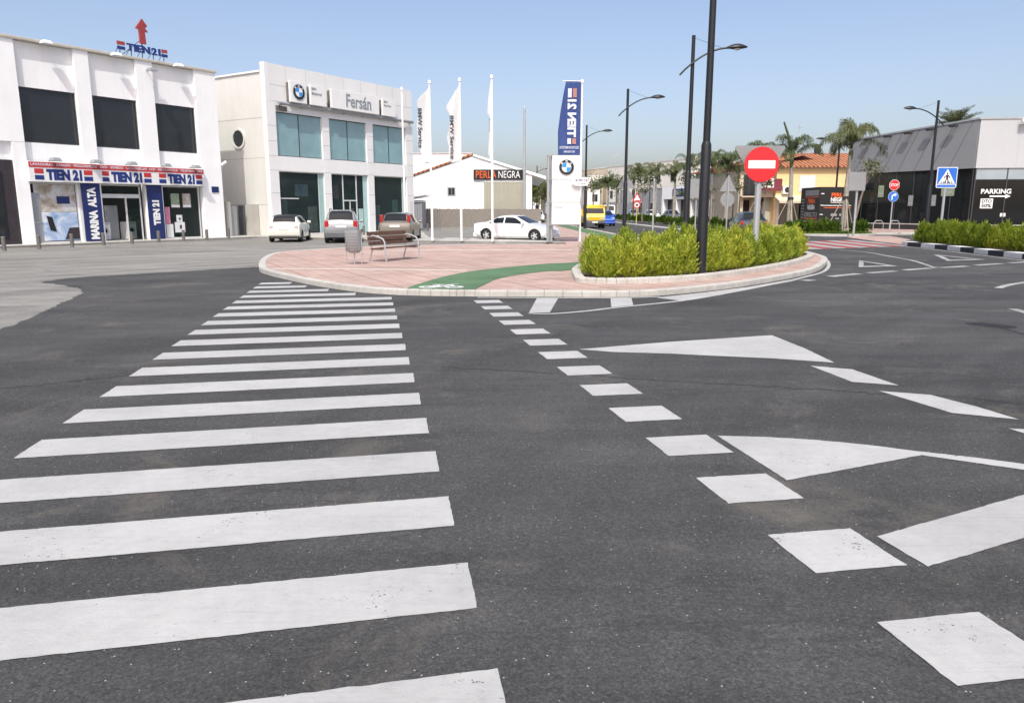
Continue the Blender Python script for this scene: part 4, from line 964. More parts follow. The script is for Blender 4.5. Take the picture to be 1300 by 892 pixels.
# ---------------------------------------------------------------- street lamps
def lamp(loc, label, rz=0, h=8.08, lean=0):
    t = thing('street_lamp', label, 'street lamp', loc, rz, 'black street lamps')
    b = MB(); b.tube([(0, 0, 0), (0, 0, .03), (0, 0, .04), (0, 0, 3.0), (0, 0, 3.08)], [.20, .20, .125, .115, .09], 14); b.build('sleeve', M['lampblk'], t, True)
    b = MB(); b.tube([(0, 0, 3.05), (0, 0, h)], [.085, .07], 12); b.build('pole', M['lampblk'], t, True)
    b = MB(); zc = h - .95
    P = [(-.5 + 1.85 * k / 10, 0, zc - .42 + .98 * math.sin(min(1, (k / 10) ** .9) * math.pi / 2)) for k in range(11)]
    dz = zc - P[3][2] + .0
    P = [(x, -.10, z + dz) for x, y, z in P]
    b.tube(P, [.035] * 11, 8); b.tube([(0, -.1, zc), (0, 0, zc)], .04, 6); b.build('arm', M['lampblk'], t, True)
    tip = P[-1]
    b = MB(); b.tube([(0, 0, h - .08), (tip[0] - .25, -.1, tip[2] - .01)], .006, 4); b.build('stay_wire', M['lampblk'], t)
    b = MB(); V = []; n = 14
    for i in range(9):
        x = tip[0] - .12 + .80 * i / 8; wv = math.sin(math.pi * (i + .6) / 9.4)
        for j in range(n):
            a = 2 * math.pi * j / n; V.append((x, -.1 + .17 * wv * math.cos(a), tip[2] + (.14 if math.sin(a) > 0 else .06) * wv * math.sin(a) + .02 * i / 8))
    F = [(i * n + j, i * n + (j + 1) % n, (i + 1) * n + (j + 1) % n, (i + 1) * n + j) for i in range(8) for j in range(n)] + [list(range(n))[::-1], [8 * n + j for j in range(n)]]
    b.add(V, F); b.build('lamp_head', M['lampblk'], t, True)
    b = MB(); b.tube([(tip[0] + .3, -.1, tip[2] - .035), (tip[0] + .3, -.1, tip[2] - .075)], [.13, .10], 12); b.build('lens', M['lens'], t)
    return t
L0 = lamp((*g(889, 349, .18), .17), 'nearest black street lamp rising from the conifer bed past the top of the picture')
dup(L0, (6.92, 30.2, .11), 0, 'second black street lamp just left of the nearest one, its arm reaching right')
dup(L0, (6.40, 43.2, .11), 0, 'third black street lamp, its pole right of the blue banner flag')
dup(L0, (5.92, 61.5, .11), 0, 'fourth and smallest black street lamp on the left kerb, in front of the yellow van')
dup(L0, (26.0, 47.6, .1), math.pi, 'black street lamp right of the road before the dark glass showroom, arm reaching left')
dup(L0, (28.4, 67, 0), math.pi, 'distant black street lamp rising behind the tallest palm, arm reaching left')
dup(L0, (3.85, 118, 0), 0, 'far off black street lamp seen between the warehouse and the totem sign')
dup(L0, (11.3, 130, 0), math.pi, 'far black street lamp among the palms before the pale far building')

# ---------------------------------------------------------------- traffic signs
def post(t, z1, r=.04, x=0, y=.05, z0=0):
    b = MB(); b.tube([(x, y, z0), (x, y, z1)], r, 10); b.build('post', M['galv'], t, True)
def plate(t, pts, name, mat, y0=-.02, y1=.0, bevel=0):
    b = MB(); b.prism(pts, y0, y1, 'y'); return b.build(name, mat, t, bevel=bevel)
def circ(cx, cz, r, n=32): return [(cx + r * math.cos(2 * math.pi * i / n), cz + r * math.sin(2 * math.pi * i / n)) for i in range(n)]
def rrect(x0, x1, z0, z1, r, n=5):
    P = []
    for cx, cz, a0 in ((x1 - r, z1 - r, 0), (x0 + r, z1 - r, 90), (x0 + r, z0 + r, 180), (x1 - r, z0 + r, 270)):
        P += [(cx + r * math.cos(R(a0 + 90 * k / n)), cz + r * math.sin(R(a0 + 90 * k / n))) for k in range(n + 1)]
    return P
Yn = 20.6; xn = 6.65
ne = thing('no_entry_sign', 'round red no entry sign with a white bar, standing in the conifer bed', 'road sign', (xn, Yn, .17))
post(ne, 2.95, .085); zc = 2.72
plate(ne, circ(0.02, zc, .46, 40), 'disc', M['trafred'], -.06, -.03); plate(ne, rrect(-.34, .38, zc - .105, zc + .105, .01), 'white_bar', M['trafwhite'], -.066, -.06)
b = MB(); b.box(-.14, .18, -.03, 0, zc - .5, zc - .44); b.build('bracket', M['greybk'], ne)
plate(ne, [(-.66, zc + .44), (-.62, zc + .50), (.66, zc + .50), (.70, zc + .44), (.08, zc - .55), (-.02, zc - .55)], 'rear_triangle', M['greybk'], .14, .17)
st = thing('stop_sign', 'red octagonal stop sign above a round blue turn right sign on one grey post', 'road sign', ((1132.5 - 650) / 966 * 54, 54, .12))
post(st, 3.6, .045); zs = 3.22; ro_ = .36
oc = lambda r: [(r * math.cos(R(22.5 + 45 * k)), zs + r * math.sin(R(22.5 + 45 * k))) for k in range(8)]
plate(st, oc(.38), 'white_edge', M['trafwhite'], -.02, 0); plate(st, oc(.355), 'red_octagon', M['trafred'], -.025, -.02); text('lettering', 'STOP', -.27, .27, zs - .1, zs + .1, -.025, M['trafwhite'], st, bold=.03, depth=.005)
plate(st, circ(0, 2.42, .36), 'white_rim', M['trafwhite'], -.02, 0); plate(st, circ(0, 2.42, .345), 'blue_disc', M['trafblue'], -.025, -.02)
plate(st, [(-.13, 2.18), (-.05, 2.18), (-.05, 2.44), (.02, 2.5), (.07, 2.5), (.07, 2.41), (.24, 2.545), (.07, 2.68), (.07, 2.59), (-.02, 2.59), (-.13, 2.48)], 'white_arrow', M['trafwhite'], -.03, -.025)
pd = thing('pedestrian_crossing_sign', 'square blue crossing sign with a black walker in a white triangle above right hedge', 'road sign', ((1197.5 - 650) / 966 * 36.3, 36.3, .1))
post(pd, 3.4, .06); z0 = 2.58
plate(pd, rrect(-.48, .48, z0, z0 + .96, .06), 'white_plate', M['trafwhite'], -.03, 0); plate(pd, rrect(-.445, .445, z0 + .165, z0 + .925, .05), 'blue_field', M['trafblue'], -.036, -.03)
plate(pd, rrect(-.445, .445, z0 + .035, z0 + .135, .03), 'blue_strip', M['trafblue'], -.036, -.03)
plate(pd, [(-.40, z0 + .19), (.40, z0 + .19), (0, z0 + .88)], 'white_triangle', M['trafwhite'], -.042, -.036)
b = MB(); zz = z0 + .2
b.disc(.0, zz + .46, .04, -.047, -.042, 14); b.prism([(-.05, zz + .4), (.05, zz + .4), (.045, zz + .2), (-.045, zz + .2)], -.047, -.042, 'y')
for q in ([(-.045, zz + .22), (.0, zz + .22), (-.08, zz + .02), (-.13, zz + .02)], [(.0, zz + .22), (.045, zz + .22), (.12, zz + .02), (.07, zz + .02)], [(-.05, zz + .4), (-.03, zz + .36), (-.14, zz + .24), (-.16, zz + .27)], [(.05, zz + .4), (.03, zz + .36), (.13, zz + .25), (.16, zz + .28)]): b.prism(q, -.0465, -.042, 'y')
b.build('walker', M['black'], pd)
for k in range(6):
    x = -.30 + .105 * k; b = MB(); b.prism([(x, zz + .01), (x + .05, zz + .01), (x + .05 + .02 * (2.5 - k) / 2.5, zz + .09), (x + .02 + .02 * (2.5 - k) / 2.5, zz + .09)], -.0455, -.042, 'y'); b.build('stripe', M['black'], pd)
bp = thing('direction_board', 'back of a grey rectangular road board on a light post beside the tallest palm', 'road sign', ((1086 - 650) / 966 * 46.6, 46.6, .06))
post(bp, 3.75, .07, .0, .0); plate(bp, rrect(-.62, .42, 2.72, 3.82, .03), 'board', M['greybk'], -.14, -.09)
b = MB(); b.box(-.5, .35, -.09, -.06, 2.95, 3.0).box(-.5, .35, -.09, -.06, 3.5, 3.55); b.build('rail', M['galv'], bp)
def backsign(loc, label, top=3.65):
    t = thing('give_way_sign', label, 'road sign', loc, 0, 'road signs seen from the back'); post(t, top, .045)
    plate(t, [(-.52, top - .95), (.52, top - .95), (.04, top - .02), (-.04, top - .02)], 'grey_triangle', M['greybk'], .1, .12); plate(t, circ(0, top - 1.45, .43), 'grey_disc', M['greybk'], .1, .12); return t
backsign((6.85, 46, .1), 'grey triangle and disc sign backs on the left kerb behind the third street lamp', 3.75)
backsign((13.25, 46.8, .1), 'grey triangle and disc sign backs on a post left of the no entry sign', 3.6)
t = thing('direction_board', 'back of a grey rectangular road board half hidden behind the nearest street lamp', 'road sign', (13.3, 55, .1)); post(t, 3.6, .05); plate(t, rrect(-.75, .75, 2.35, 3.7, .03), 'board', M['greybk'], -.1, -.06)
t = thing('warning_sign', 'small warning triangle and red ringed disc on a yellow post in the distance', 'road sign', (12.95, 79, .1))
b = MB(); b.tube([(0, .05, 0), (0, .05, 3.4)], .05, 8); b.build('post', plain('yellow_post', (.55, .42, .10), .6), t)
plate(t, [(-.5, 2.35), (.5, 2.35), (0, 3.2)], 'red_triangle', M['trafred']); plate(t, [(-.34, 2.43), (.34, 2.43), (0, 3.02)], 'white_triangle', M['trafwhite'], -.026, -.02)
plate(t, circ(0, 1.95, .36), 'red_disc', M['trafred']); plate(t, circ(0, 1.95, .26), 'white_disc', M['trafwhite'], -.026, -.02); plate(t, rrect(-.12, .12, 1.85, 2.05, .02), 'black_mark', M['black'], -.03, -.026)
t = thing('warning_sign', 'small warning triangle on the left pavement above the yellow van', 'road sign', (5.6, 66, .1)); post(t, 3.8, .04); plate(t, [(-.45, 2.95), (.45, 2.95), (0, 3.75)], 'red_triangle', M['trafred']); plate(t, [(-.3, 3.03), (.3, 3.03), (0, 3.57)], 'white_triangle', M['trafwhite'], -.026, -.02)
t = thing('plain_post', 'thin grey post without a sign between the far palms', 'post', ((829.5 - 650) / 966 * 40, 40, .0)); b = MB(); b.tube([(0, 0, 0), (0, 0, 3.2)], .045, 8); b.build('shaft', M['galv'], t); b = MB(); b.tube([(0, 0, 3.2), (0, 0, 3.26)], [.055, .03], 8); b.build('cap', M['galv'], t)
# the sign whose shadow falls on the road at the right edge
t = thing('round_road_sign', 'round road sign just outside the right edge, casting its shadow on the road', 'road sign', (7.14, 9.59, .0)); post(t, 2.45, .04); plate(t, circ(0, 2.15, .33), 'disc', M['trafwhite'], -.02, 0); plate(t, circ(0, 2.15, .25), 'centre', M['trafblue'], -.026, -.02); t.rotation_euler = (0, 0, R(-20))

# ---------------------------------------------------------------- bench and bin
bz = [g(a, c2, ZP) for a, c2 in ((468.6, 332), (490.8, 333), (513.8, 327.6), (535, 328.5))]
bc = (sum(p[0] for p in bz) / 4, sum(p[1] for p in bz) / 4)
bn = thing('park_bench', 'brown slatted bench with grey metal legs and armrests on the pink island', 'bench', (*bc, ZP), R(62))
for z, y, tz in ((.50, .24, .11), (.64, .27, .12), (.79, .30, .12)):
    b = MB(); b.add([(x, yy + dy, zz) for x in (-1.0, 1.0) for (yy, zz) in ((y, z), (y + .02, z + tz)) for dy in (0, .035)], [(0, 1, 3, 2), (4, 6, 7, 5), (0, 4, 5, 1), (2, 3, 7, 6), (0, 2, 6, 4), (1, 5, 7, 3)]); b.build('back_slat', M['wood'], bn)
for k in range(4):
    b = MB(); y = -.24 + k * .118; b.box(-1.0, 1.0, y, y + .10, .415 - .012 * k, .45 - .012 * k); b.build('seat_slat', M['wood'], bn)
for x in (-.88, .88):
    b = MB(); b.tube([(x, -.30, 0), (x, -.26, .42), (x, -.25, .60), (x, -.18, .70), (x, 0.0, .76), (x, .22, .80)], .026, 8); b.build('front_leg', M['galv'], bn, True)
    b = MB(); b.tube([(x, .36, 0), (x, .24, .36), (x, .28, .55), (x, .345, .88)], .026, 8); b.build('rear_leg', M['galv'], bn, True)
    b = MB(); b.box(x - .025, x + .025, -.26, .25, .365, .40); b.build('seat_support', M['galv'], bn)
bi = thing('litter_bin', 'pale grey perforated litter bin on thin legs left of the bench', 'bin', (*g(450, 335.5, ZP), ZP), R(-12))
pr = [(-.235, -.08), (-.235, .1), (-.2, .17), (0, .2), (.2, .17), (.235, .1), (.235, -.08), (.2, -.15), (0, -.17), (-.2, -.15)]
b = MB(); n = len(pr)
V = [(x * k, y * k, z) for k, z in ((.55, .34), (.97, .42), (1, .95), (1.02, 1.0), (.97, 1.0), (.93, .45)) for x, y in pr]
F = [(i * n + j, i * n + (j + 1) % n, (i + 1) * n + (j + 1) % n, (i + 1) * n + j) for i in range(5) for j in range(n)] + [list(range(n))[::-1], [5 * n + j for j in range(n)]]
b.add(V, F); b.build('basket', M['silver'], bi, True, 50)
b = MB()
for r_ in range(6):
    for c_ in range(6):
        x = -.17 + .068 * c_; y = -.172 + abs(x) * .085; b.disc(x, .47 + .085 * r_, .013, y - .006, y + .004, 8)
b.build('perforations', M['bollard'], bi)
b = MB()
for s_ in (-1, 1): b.tube([(s_ * .25, 0, .9), (s_ * .245, 0, .3), (s_ * .235, 0, 0)], .014, 6)
b.tube([(0, .02, .36), (.0, .02, 0)], .02, 6); b.build('leg', M['galv'], bi)
# ---------------------------------------------------------------- cars
def car(name, label, cat, loc, heading, paintm, S, wheels, wr, glass_side, glass_front, glass_rear, tail, head, roofm=None, trim=None, group=None, bumper=None, rack=False):
    """S: stations (x, z bottom, z belt, z top, belt half width, roof half width), rear to front; +x is the nose"""
    t = thing(name, label, cat, loc, heading, group)
    Lg = S[-1][0]; X0 = -Lg / 2
    def sec(q):
        x, zb, zl, zt, wl, wt = q; x += X0
        zm = zb + (zl - zb) * .45
        return [(x, 0, zb), (x, wl * .88, zb), (x, wl * .985, zb + .10), (x, wl * 1.0, zm), (x, wl * .985, zl - .05), (x, wl * .96, zl), (x, wt, zt - (zt - zl) * .12 - .01), (x, wt * .82, zt - .012), (x, 0, zt)]
    def at(xx):
        for i in range(len(S) - 1):
            if S[i][0] <= xx <= S[i + 1][0]:
                k = (xx - S[i][0]) / (S[i + 1][0] - S[i][0]); return tuple(a + (b - a) * k for a, b in zip(S[i], S[i + 1]))
    # refine stations with a smooth curve
    Q = []
    for i in range(len(S) - 1):
        p = [S[min(max(i + d, 0), len(S) - 1)] for d in (-1, 0, 1, 2)]
        for j in range(4):
            k = j / 4; lin = [a + (b - a) * k for a, b in zip(p[1], p[2])]
            cat_ = [.5 * (2 * p[1][a] + (-p[0][a] + p[2][a]) * k + (2 * p[0][a] - 5 * p[1][a] + 4 * p[2][a] - p[3][a]) * k * k + (-p[0][a] + 3 * p[1][a] - 3 * p[2][a] + p[3][a]) * k ** 3) for a in range(6)]
            Q.append(tuple(.6 * l + .4 * c for l, c in zip(lin, cat_)) if True else lin)
            Q[-1] = (lin[0],) + Q[-1][1:]
    Q.append(S[-1])
    def at(xx):
        for i in range(len(Q) - 1):
            if Q[i][0] <= xx <= Q[i + 1][0]:
                k = (xx - Q[i][0]) / (Q[i + 1][0] - Q[i][0] + 1e-9); return tuple(a + (b - a) * k for a, b in zip(Q[i], Q[i + 1]))
        return Q[-1]
    V, F = [], []
    for q in Q:
        h = sec(q); V += h + [(x, -y, z) for x, y, z in h[1:-1]][::-1]
    n = 16
    for i in range(len(Q) - 1):
        for j in range(n): F.append((i * n + j, i * n + (j + 1) % n, (i + 1) * n + (j + 1) % n, (i + 1) * n + j))
    F += [tuple(range(n))[::-1], tuple((len(Q) - 1) * n + j for j in range(n))]
    me = bpy.data.meshes.new('body'); me.from_pydata(V, [], F)
    bm = bmesh.new(); bm.from_mesh(me); bmesh.ops.recalc_face_normals(bm, faces=bm.faces); bm.to_mesh(me); bm.free()
    tmp = bpy.data.objects.new('tmp', me); C.objects.link(tmp)
    wmax = max(q[4] for q in S)
    cut = MB()
    for wx in wheels:
        for s_ in (-1, 1):
            cut.tube([(wx + X0, s_ * (wmax - .30), wr), (wx + X0, s_ * (wmax + .3), wr)], wr * 1.14, 26)
    co_ = cut.build('cut', paintm)
    bo = tmp.modifiers.new('b', 'BOOLEAN'); bo.operation = 'DIFFERENCE'; bo.object = co_; bo.solver = 'EXACT'
    dg = bpy.context.evaluated_depsgraph_get(); dg.update()
    me2 = bpy.data.meshes.new_from_object(tmp.evaluated_get(dg))
    bpy.data.objects.remove(tmp); bpy.data.objects.remove(co_)
    me2.materials.clear(); me2.materials.append(paintm); me2.materials.append(roofm or paintm); me2.materials.append(M['dark'])
    zr = max(q[3] for q in S)
    for p in me2.polygons:
        p.material_index = 1 if (roofm and p.center.z > zr - .12) else 0
        yy = abs(p.center.y)
        if p.normal.z < -.8 and p.center.z < .35: p.material_index = 2
        for wx in wheels:
            if abs(p.center.x - wx - X0) < wr * 1.2 and p.center.z < wr * 2.3 and yy < wmax - .02 and p.center.z > .05 and (Vector((p.center.x - wx - X0, p.center.z - wr)).length < wr * 1.16): p.material_index = 2
    me2.polygons.foreach_set('use_smooth', [True] * len(me2.polygons)); me2.set_sharp_from_angle(angle=R(32))
    link('body', me2, t)
    # glass panels, a few millimetres proud of the body
    def side_pt(xx, k):
        h = sec(at(xx)); a, b = Vector(h[5]), Vector(h[6]); return a + (b - a) * k
    for (xa, xb, ka, kb) in glass_side:
        for s_ in (-1, 1):
            N = 10; b = MB(); V = []
            for i in range(N + 1):
                u = i / N; lo = side_pt(xa[0] + (xb[0] - xa[0]) * u, ka); hi = side_pt(xa[1] + (xb[1] - xa[1]) * u, kb)
                for p in (lo, hi): V.append((p.x, s_ * (p.y + .007), p.z))
            b.add(V, [(2 * i, 2 * i + 1, 2 * i + 3, 2 * i + 2) for i in range(N)]); b.build('side_window', M['gcar'], t, True)
    def top_pt(xx, k):
        h = sec(at(xx)); pts = [Vector(h[8]), Vector(h[7]), Vector(h[6])]; ak = abs(k)
        p = pts[0].lerp(pts[1], ak / .82) if ak < .82 else pts[1].lerp(pts[2], (ak - .82) / .18)
        return Vector((p.x, math.copysign(p.y, k) if k else 0, p.z))
    def screen(nm, xa, xb, up):
        V = []; N, W = 6, 10
        for i in range(N + 1):
            for j in range(W + 1):
                k = -.9 + 1.8 * j / W; p = top_pt(xa + (xb - xa) * i / N, k); V.append((p.x + up * .007, p.y, p.z + .006))
        b = MB(); b.add(V, [(i * (W + 1) + j, i * (W + 1) + j + 1, (i + 1) * (W + 1) + j + 1, (i + 1) * (W + 1) + j) for i in range(N) for j in range(W)]); return b.build(nm, M['gcar'], t, True)
    screen('windscreen', *glass_front, 1); screen('rear_window', *glass_rear, -1)
    # wheels
    W0 = None
    for wx in wheels:
        for s_ in (-1, 1):
            y0 = wmax - .21
            if W0 is None:
                b = MB(); P = [(wr * .62, .0), (wr * .62, .2), (wr * .9, .2), (wr, .17), (wr, .03), (wr * .9, 0)]
                V = []; nn_ = 28
                for k in range(nn_):
                    a = 2 * math.pi * k / nn_
                    for r_, y in P: V.append((r_ * math.cos(a), y, r_ * math.sin(a)))
                np_ = len(P); b.add(V, [(k * np_ + j, k * np_ + (j + 1) % np_, ((k + 1) % nn_) * np_ + (j + 1) % np_, ((k + 1) % nn_) * np_ + j) for k in range(nn_) for j in range(np_)])
                W0 = b.build('wheel', M['tyre'], t, True)
                b = MB(); b.disc(0, 0, wr * .63, .05, .09, 24); b.build('hub_back', M['dark'], W0)
                b = MB(); b.disc(0, 0, wr * .66, .12, .17, 28, wr * .57)
                for k in range(5):
                    a = 2 * math.pi * k / 5; ca, sa = math.cos(a), math.sin(a); w_ = wr * .085
                    b.prism([(ca * wr * .1 - sa * w_ * 1.3, sa * wr * .1 + ca * w_ * 1.3), (ca * wr * .6 - sa * w_, sa * wr * .6 + ca * w_), (ca * wr * .6 + sa * w_, sa * wr * .6 - ca * w_), (ca * wr * .1 + sa * w_ * 1.3, sa * wr * .1 - ca * w_ * 1.3)], .12, .165, 'y')
                b.disc(0, 0, wr * .17, .12, .17, 14); b.build('rim', M['rim'], W0)
                wo = W0
            else:
                wo = W0.copy(); C.objects.link(wo); wo.parent = t
                for ch in list(W0.children): d = ch.copy(); C.objects.link(d); d.parent = wo
            wo.location = (wx + X0, s_ * y0, wr); wo.rotation_euler = (0, 0, 0 if s_ > 0 else math.pi)
    def surf_box(nm, mat, ends, front):
        """lens on the rear or front: (x distance from the end, y0, y1, z0, z1)"""
        for s_ in (-1, 1):
            x0, y0, y1, z0, z1, dp = ends
            e = X0 + x0 if not front else -X0 - x0
            b = MB()
            ya, yb = sorted((s_ * y0, s_ * y1)); sg_ = 1 if front else -1
            b.box(min(e, e - sg_ * dp), max(e, e - sg_ * dp), ya, yb, z0, z1); b.build(nm, mat, t, bevel=.025)
    surf_box('tail_light', M['lamp_red'], tail, False); surf_box('headlight', M['lens'], head, True)
    zt_ = S[1][2]
    b = MB(); b.box(X0 - .025, X0 + .12, -.26, .26, tail[3] - .02 if tail[3] < .9 else .78, (tail[3] if tail[3] < .9 else .8) + .09); b.build('number_plate', M['plate'], t)
    if bumper:
        z0, z1, ww = bumper
        b = MB(); b.box(X0 - .05, X0 + .25, -ww, ww, z0, z1); b.build('rear_bumper', trim, t, bevel=.04)
        b = MB(); b.box(-X0 - .25, -X0 + .04, -ww * .9, ww * .9, z0, z1); b.build('front_bumper', trim, t, bevel=.04)
    for s_ in (-1, 1):
        for xs_ in (glass_side[-1][0][0] - .04, glass_side[-1][0][1] + .12):
            b = MB()
            for k in range(6):
                q0 = sec(at(xs_)); z0_, z1_ = q0[0][2] + .1, q0[5][2] - .01; za, zb_ = z0_ + (z1_ - z0_) * k / 6, z0_ + (z1_ - z0_) * (k + 1) / 6
                def yw(z): 
                    pr_ = q0[2:6]
                    for a_, b_ in zip(pr_, pr_[1:]):
                        if a_[2] <= z <= b_[2] + 1e-6: return a_[1] + (b_[1] - a_[1]) * (z - a_[2]) / max(1e-6, b_[2] - a_[2])
                    return q0[3][1]
                ya, yb = yw(za) + .003, yw(zb_) + .003
                b.add([(xs_ + X0, s_ * ya, za), (xs_ + X0 + .012, s_ * ya, za), (xs_ + X0 + .012, s_ * yb, zb_), (xs_ + X0, s_ * yb, zb_)], [(0, 1, 2, 3)])
            b.build('door_seam', M['dark'], t)
    xm = glass_front[0] - .18
    for s_ in (-1, 1):
        q = sec(at(xm)); b = MB(); b.box(xm + X0 - .06, xm + X0 + .06, *sorted((s_ * (q[5][1] + .01), s_ * (q[5][1] + .2))), q[5][2] + .02, q[5][2] + .15); b.build('mirror', paintm, t, bevel=.03)
    for s_ in (-1, 1):
        for (xa, xb, ka, kb) in glass_side[-1:]:
            xx = xa[0] + .12; q = sec(at(xx)); b = MB(); b.box(xx + X0 - .09, xx + X0 + .07, *sorted((s_ * (q[4][1] - .0), s_ * (q[4][1] + .025))), q[4][2] - .09, q[4][2] - .06); b.build('door_handle', paintm, t)
    if rack:
        b = MB()
        for s_ in (-1, 1): b.tube([(X0 + .55, s_ * .56, zr - .06), (X0 + .7, s_ * .56, zr + .04), (X0 + 2.2, s_ * .58, zr + .04), (X0 + 2.4, s_ * .58, zr - .06)], .018, 6)
        b.build('roof_rail', M['dark'], t)
    return t
def H(deg): return R(90 - deg)     # heading clockwise from straight ahead
# cream mini hatchback
S_mini = [(0, .42, .62, .70, .70, .60), (.06, .26, .86, .90, .80, .66), (.22, .20, .95, 1.02, .83, .66), (.42, .18, .96, 1.30, .84, .60), (.7, .17, .96, 1.40, .845, .585), (1.5, .17, .95, 1.42, .845, .59), (2.2, .17, .93, 1.36, .845, .58), (2.72, .17, .92, .98, .84, .64), (3.2, .18, .84, .89, .82, .62), (3.52, .24, .70, .76, .74, .56), (3.63, .38, .56, .62, .62, .5)]
mc = g(357, 307.6)
mini = car('parked_car', 'cream white small hatchback with a black roof and dark trim, parked nose in', 'car', (mc[0] - .0, mc[1] + 1.7, 0), H(-6), M['c_cream'], S_mini, (.62, 3.0), .30, [((.55, .62), (1.52, 1.50), .12, .9), ((1.60, 1.58), (2.50, 2.22), .12, .9)], (2.66, 2.26), (.24, .52), (.01, .52, .72, .66, .86, .1), (.2, .45, .68, .62, .8, .14), M['black'], M['dark'], 'parked cars', (.2, .34, .76))
for ch in mini.children:
    if ch.name.startswith('tail_light'): ch.data.materials[0] = M['lamp_pale']
# silver people carrier
S_za = [(0, .48, .78, .84, .78, .62), (.05, .30, .98, 1.02, .84, .68), (.15, .24, 1.02, 1.18, .86, .67), (.45, .22, 1.03, 1.58, .865, .62), (.9, .2, 1.02, 1.66, .87, .60), (2.0, .2, 1.0, 1.66, .87, .6), (2.6, .2, .98, 1.58, .865, .6), (3.35, .2, .95, 1.02, .86, .66), (3.95, .22, .82, .88, .83, .64), (4.25, .28, .66, .72, .76, .56), (4.32, .42, .54, .6, .66, .5)]
zc_ = g(425.5, 308.8)
car('parked_car', 'silver people carrier with a dark grey bumper and roof rails, parked nose in', 'car', (zc_[0], zc_[1] + 2.0, 0), H(-9.5), M['c_silver'], S_za, (.75, 3.45), .31, [((.55, .65), (1.55, 1.55), .1, .88), ((1.65, 1.65), (3.05, 2.6), .1, .88)], (3.28, 2.66), (.14, .50), (.0, .60, .80, .80, 1.12, .3), (.15, .45, .72, .66, .82, .2), None, M['plastic'], 'parked cars', (.28, .56, .84), True)
# champagne hatchback
S_go = [(0, .45, .76, .82, .76, .6), (.05, .28, .96, 1.0, .82, .66), (.16, .22, 1.0, 1.08, .845, .66), (.5, .2, 1.01, 1.46, .85, .58), (1.0, .18, 1.0, 1.52, .855, .58), (1.9, .18, .97, 1.52, .855, .59), (2.4, .18, .95, 1.46, .85, .58), (3.1, .18, .92, .99, .845, .66), (3.65, .2, .80, .86, .82, .62), (3.95, .26, .64, .70, .74, .55), (4.03, .4, .53, .58, .64, .48)]
gc = g(502, 307.6)
car('parked_car', 'champagne coloured hatchback with high upright red tail lights, parked nose in', 'car', (gc[0] + .05, gc[1] + 1.9, 0), H(1.5), M['c_gold'], S_go, (.7, 3.2), .30, [((.5, .62), (1.5, 1.48), .1, .88), ((1.6, 1.58), (2.85, 2.42), .1, .88)], (3.02, 2.48), (.18, .54), (.12, .64, .78, 1.02, 1.40, .3), (.15, .45, .7, .64, .8, .2), None, M['c_gold'], 'parked cars', (.24, .46, .82))
# white coupe
S_bm = [(0, .46, .68, .74, .72, .58), (.06, .30, .90, .95, .82, .64), (.4, .22, .93, 1.0, .86, .66), (.78, .19, .93, 1.04, .875, .64), (1.42, .18, .92, 1.31, .885, .565), (2.0, .18, .91, 1.375, .89, .57), (2.5, .18, .90, 1.35, .89, .57), (3.42, .18, .89, .95, .885, .68), (4.0, .19, .80, .86, .865, .66), (4.38, .25, .68, .74, .80, .58), (4.58, .38, .54, .60, .64, .46)]
r1, r2 = Vector(g(614.5, 305.6)), Vector(g(680, 307.3))
hd_ = math.atan2(r2.y - r1.y, r2.x - r1.x)
side = Vector((-math.sin(hd_), math.cos(hd_)))
mid = (r1 + r2) / 2 + side * .80
car('parked_car', 'white two door coupe with alloy wheels, parked side on behind the flag poles', 'car', (mid.x, mid.y, 0), hd_, M['c_white'], S_bm, (.87, 3.84), .325, [((1.0, 1.28), (1.92, 1.88), .12, .88), ((2.0, 1.96), (3.2, 2.62), .12, .88)], (3.36, 2.58), (.86, 1.36), (.03, .5, .78, .68, .84, .3), (.28, .42, .70, .60, .72, .3), None, M['c_white'], 'parked cars', (.22, .44, .78))
# dark blue hatchback on the street, far small cars
dark = car('driving_car', 'dark blue hatchback on the street seen from behind over the conifer bed', 'car', (14.5, 46.8, .004), H(6), M['c_navy'], S_go, (.7, 3.2), .31, [((.5, .62), (1.5, 1.48), .1, .88), ((1.6, 1.58), (2.85, 2.42), .1, .88)], (3.02, 2.48), (.18, .54), (.0, .6, .78, .74, .98, .2), (.15, .45, .7, .64, .8, .2), None, M['c_navy'], 'cars on the street', (.24, .46, .82))
car('driving_car', 'bright blue hatchback driving towards the viewer on the far street', 'car', (9.3, 76, .004), H(180), M['c_blue'], S_go, (.7, 3.2), .30, [((.5, .62), (2.85, 2.42), .1, .88)], (3.02, 2.48), (.18, .54), (.0, .6, .78, .74, .98, .2), (.15, .4, .72, .62, .8, .2), None, M['c_blue'], 'cars on the street', (.24, .40, .82))
vn = thing('yellow_van', 'small yellow lorry cab facing the viewer on the far left of the street', 'lorry', (7.15, 67.5, .004), H(180))
b = MB(); b.prism([(-1.9, .45), (2.0, .45), (2.05, .95), (1.75, 1.75), (1.5, 2.0), (.2, 2.02), (.2, 1.0), (-1.9, 1.0)], -.9, .9, 'y'); b.build('cab', M['c_yellow'], vn, bevel=.06)
b = MB(); b.add([(1.985, -.8, 1.12), (1.985, .8, 1.12), (1.765, .74, 1.72), (1.765, -.74, 1.72)], [(0, 1, 2, 3)]); b.build('windscreen', M['gcar'], vn)
b = MB(); b.box(1.95, 2.12, -.88, .88, .42, .68); b.build('bumper', M['plastic'], vn, bevel=.03)
for s_ in (-1, 1): b = MB(); b.box(1.96, 2.07, *sorted((s_ * .55, s_ * .82)), .74, .9); b.build('headlight', M['lens'], vn)
b = MB(); b.box(2.1, 2.13, -.25, .25, .48, .6); b.build('number_plate', M['plate'], vn)
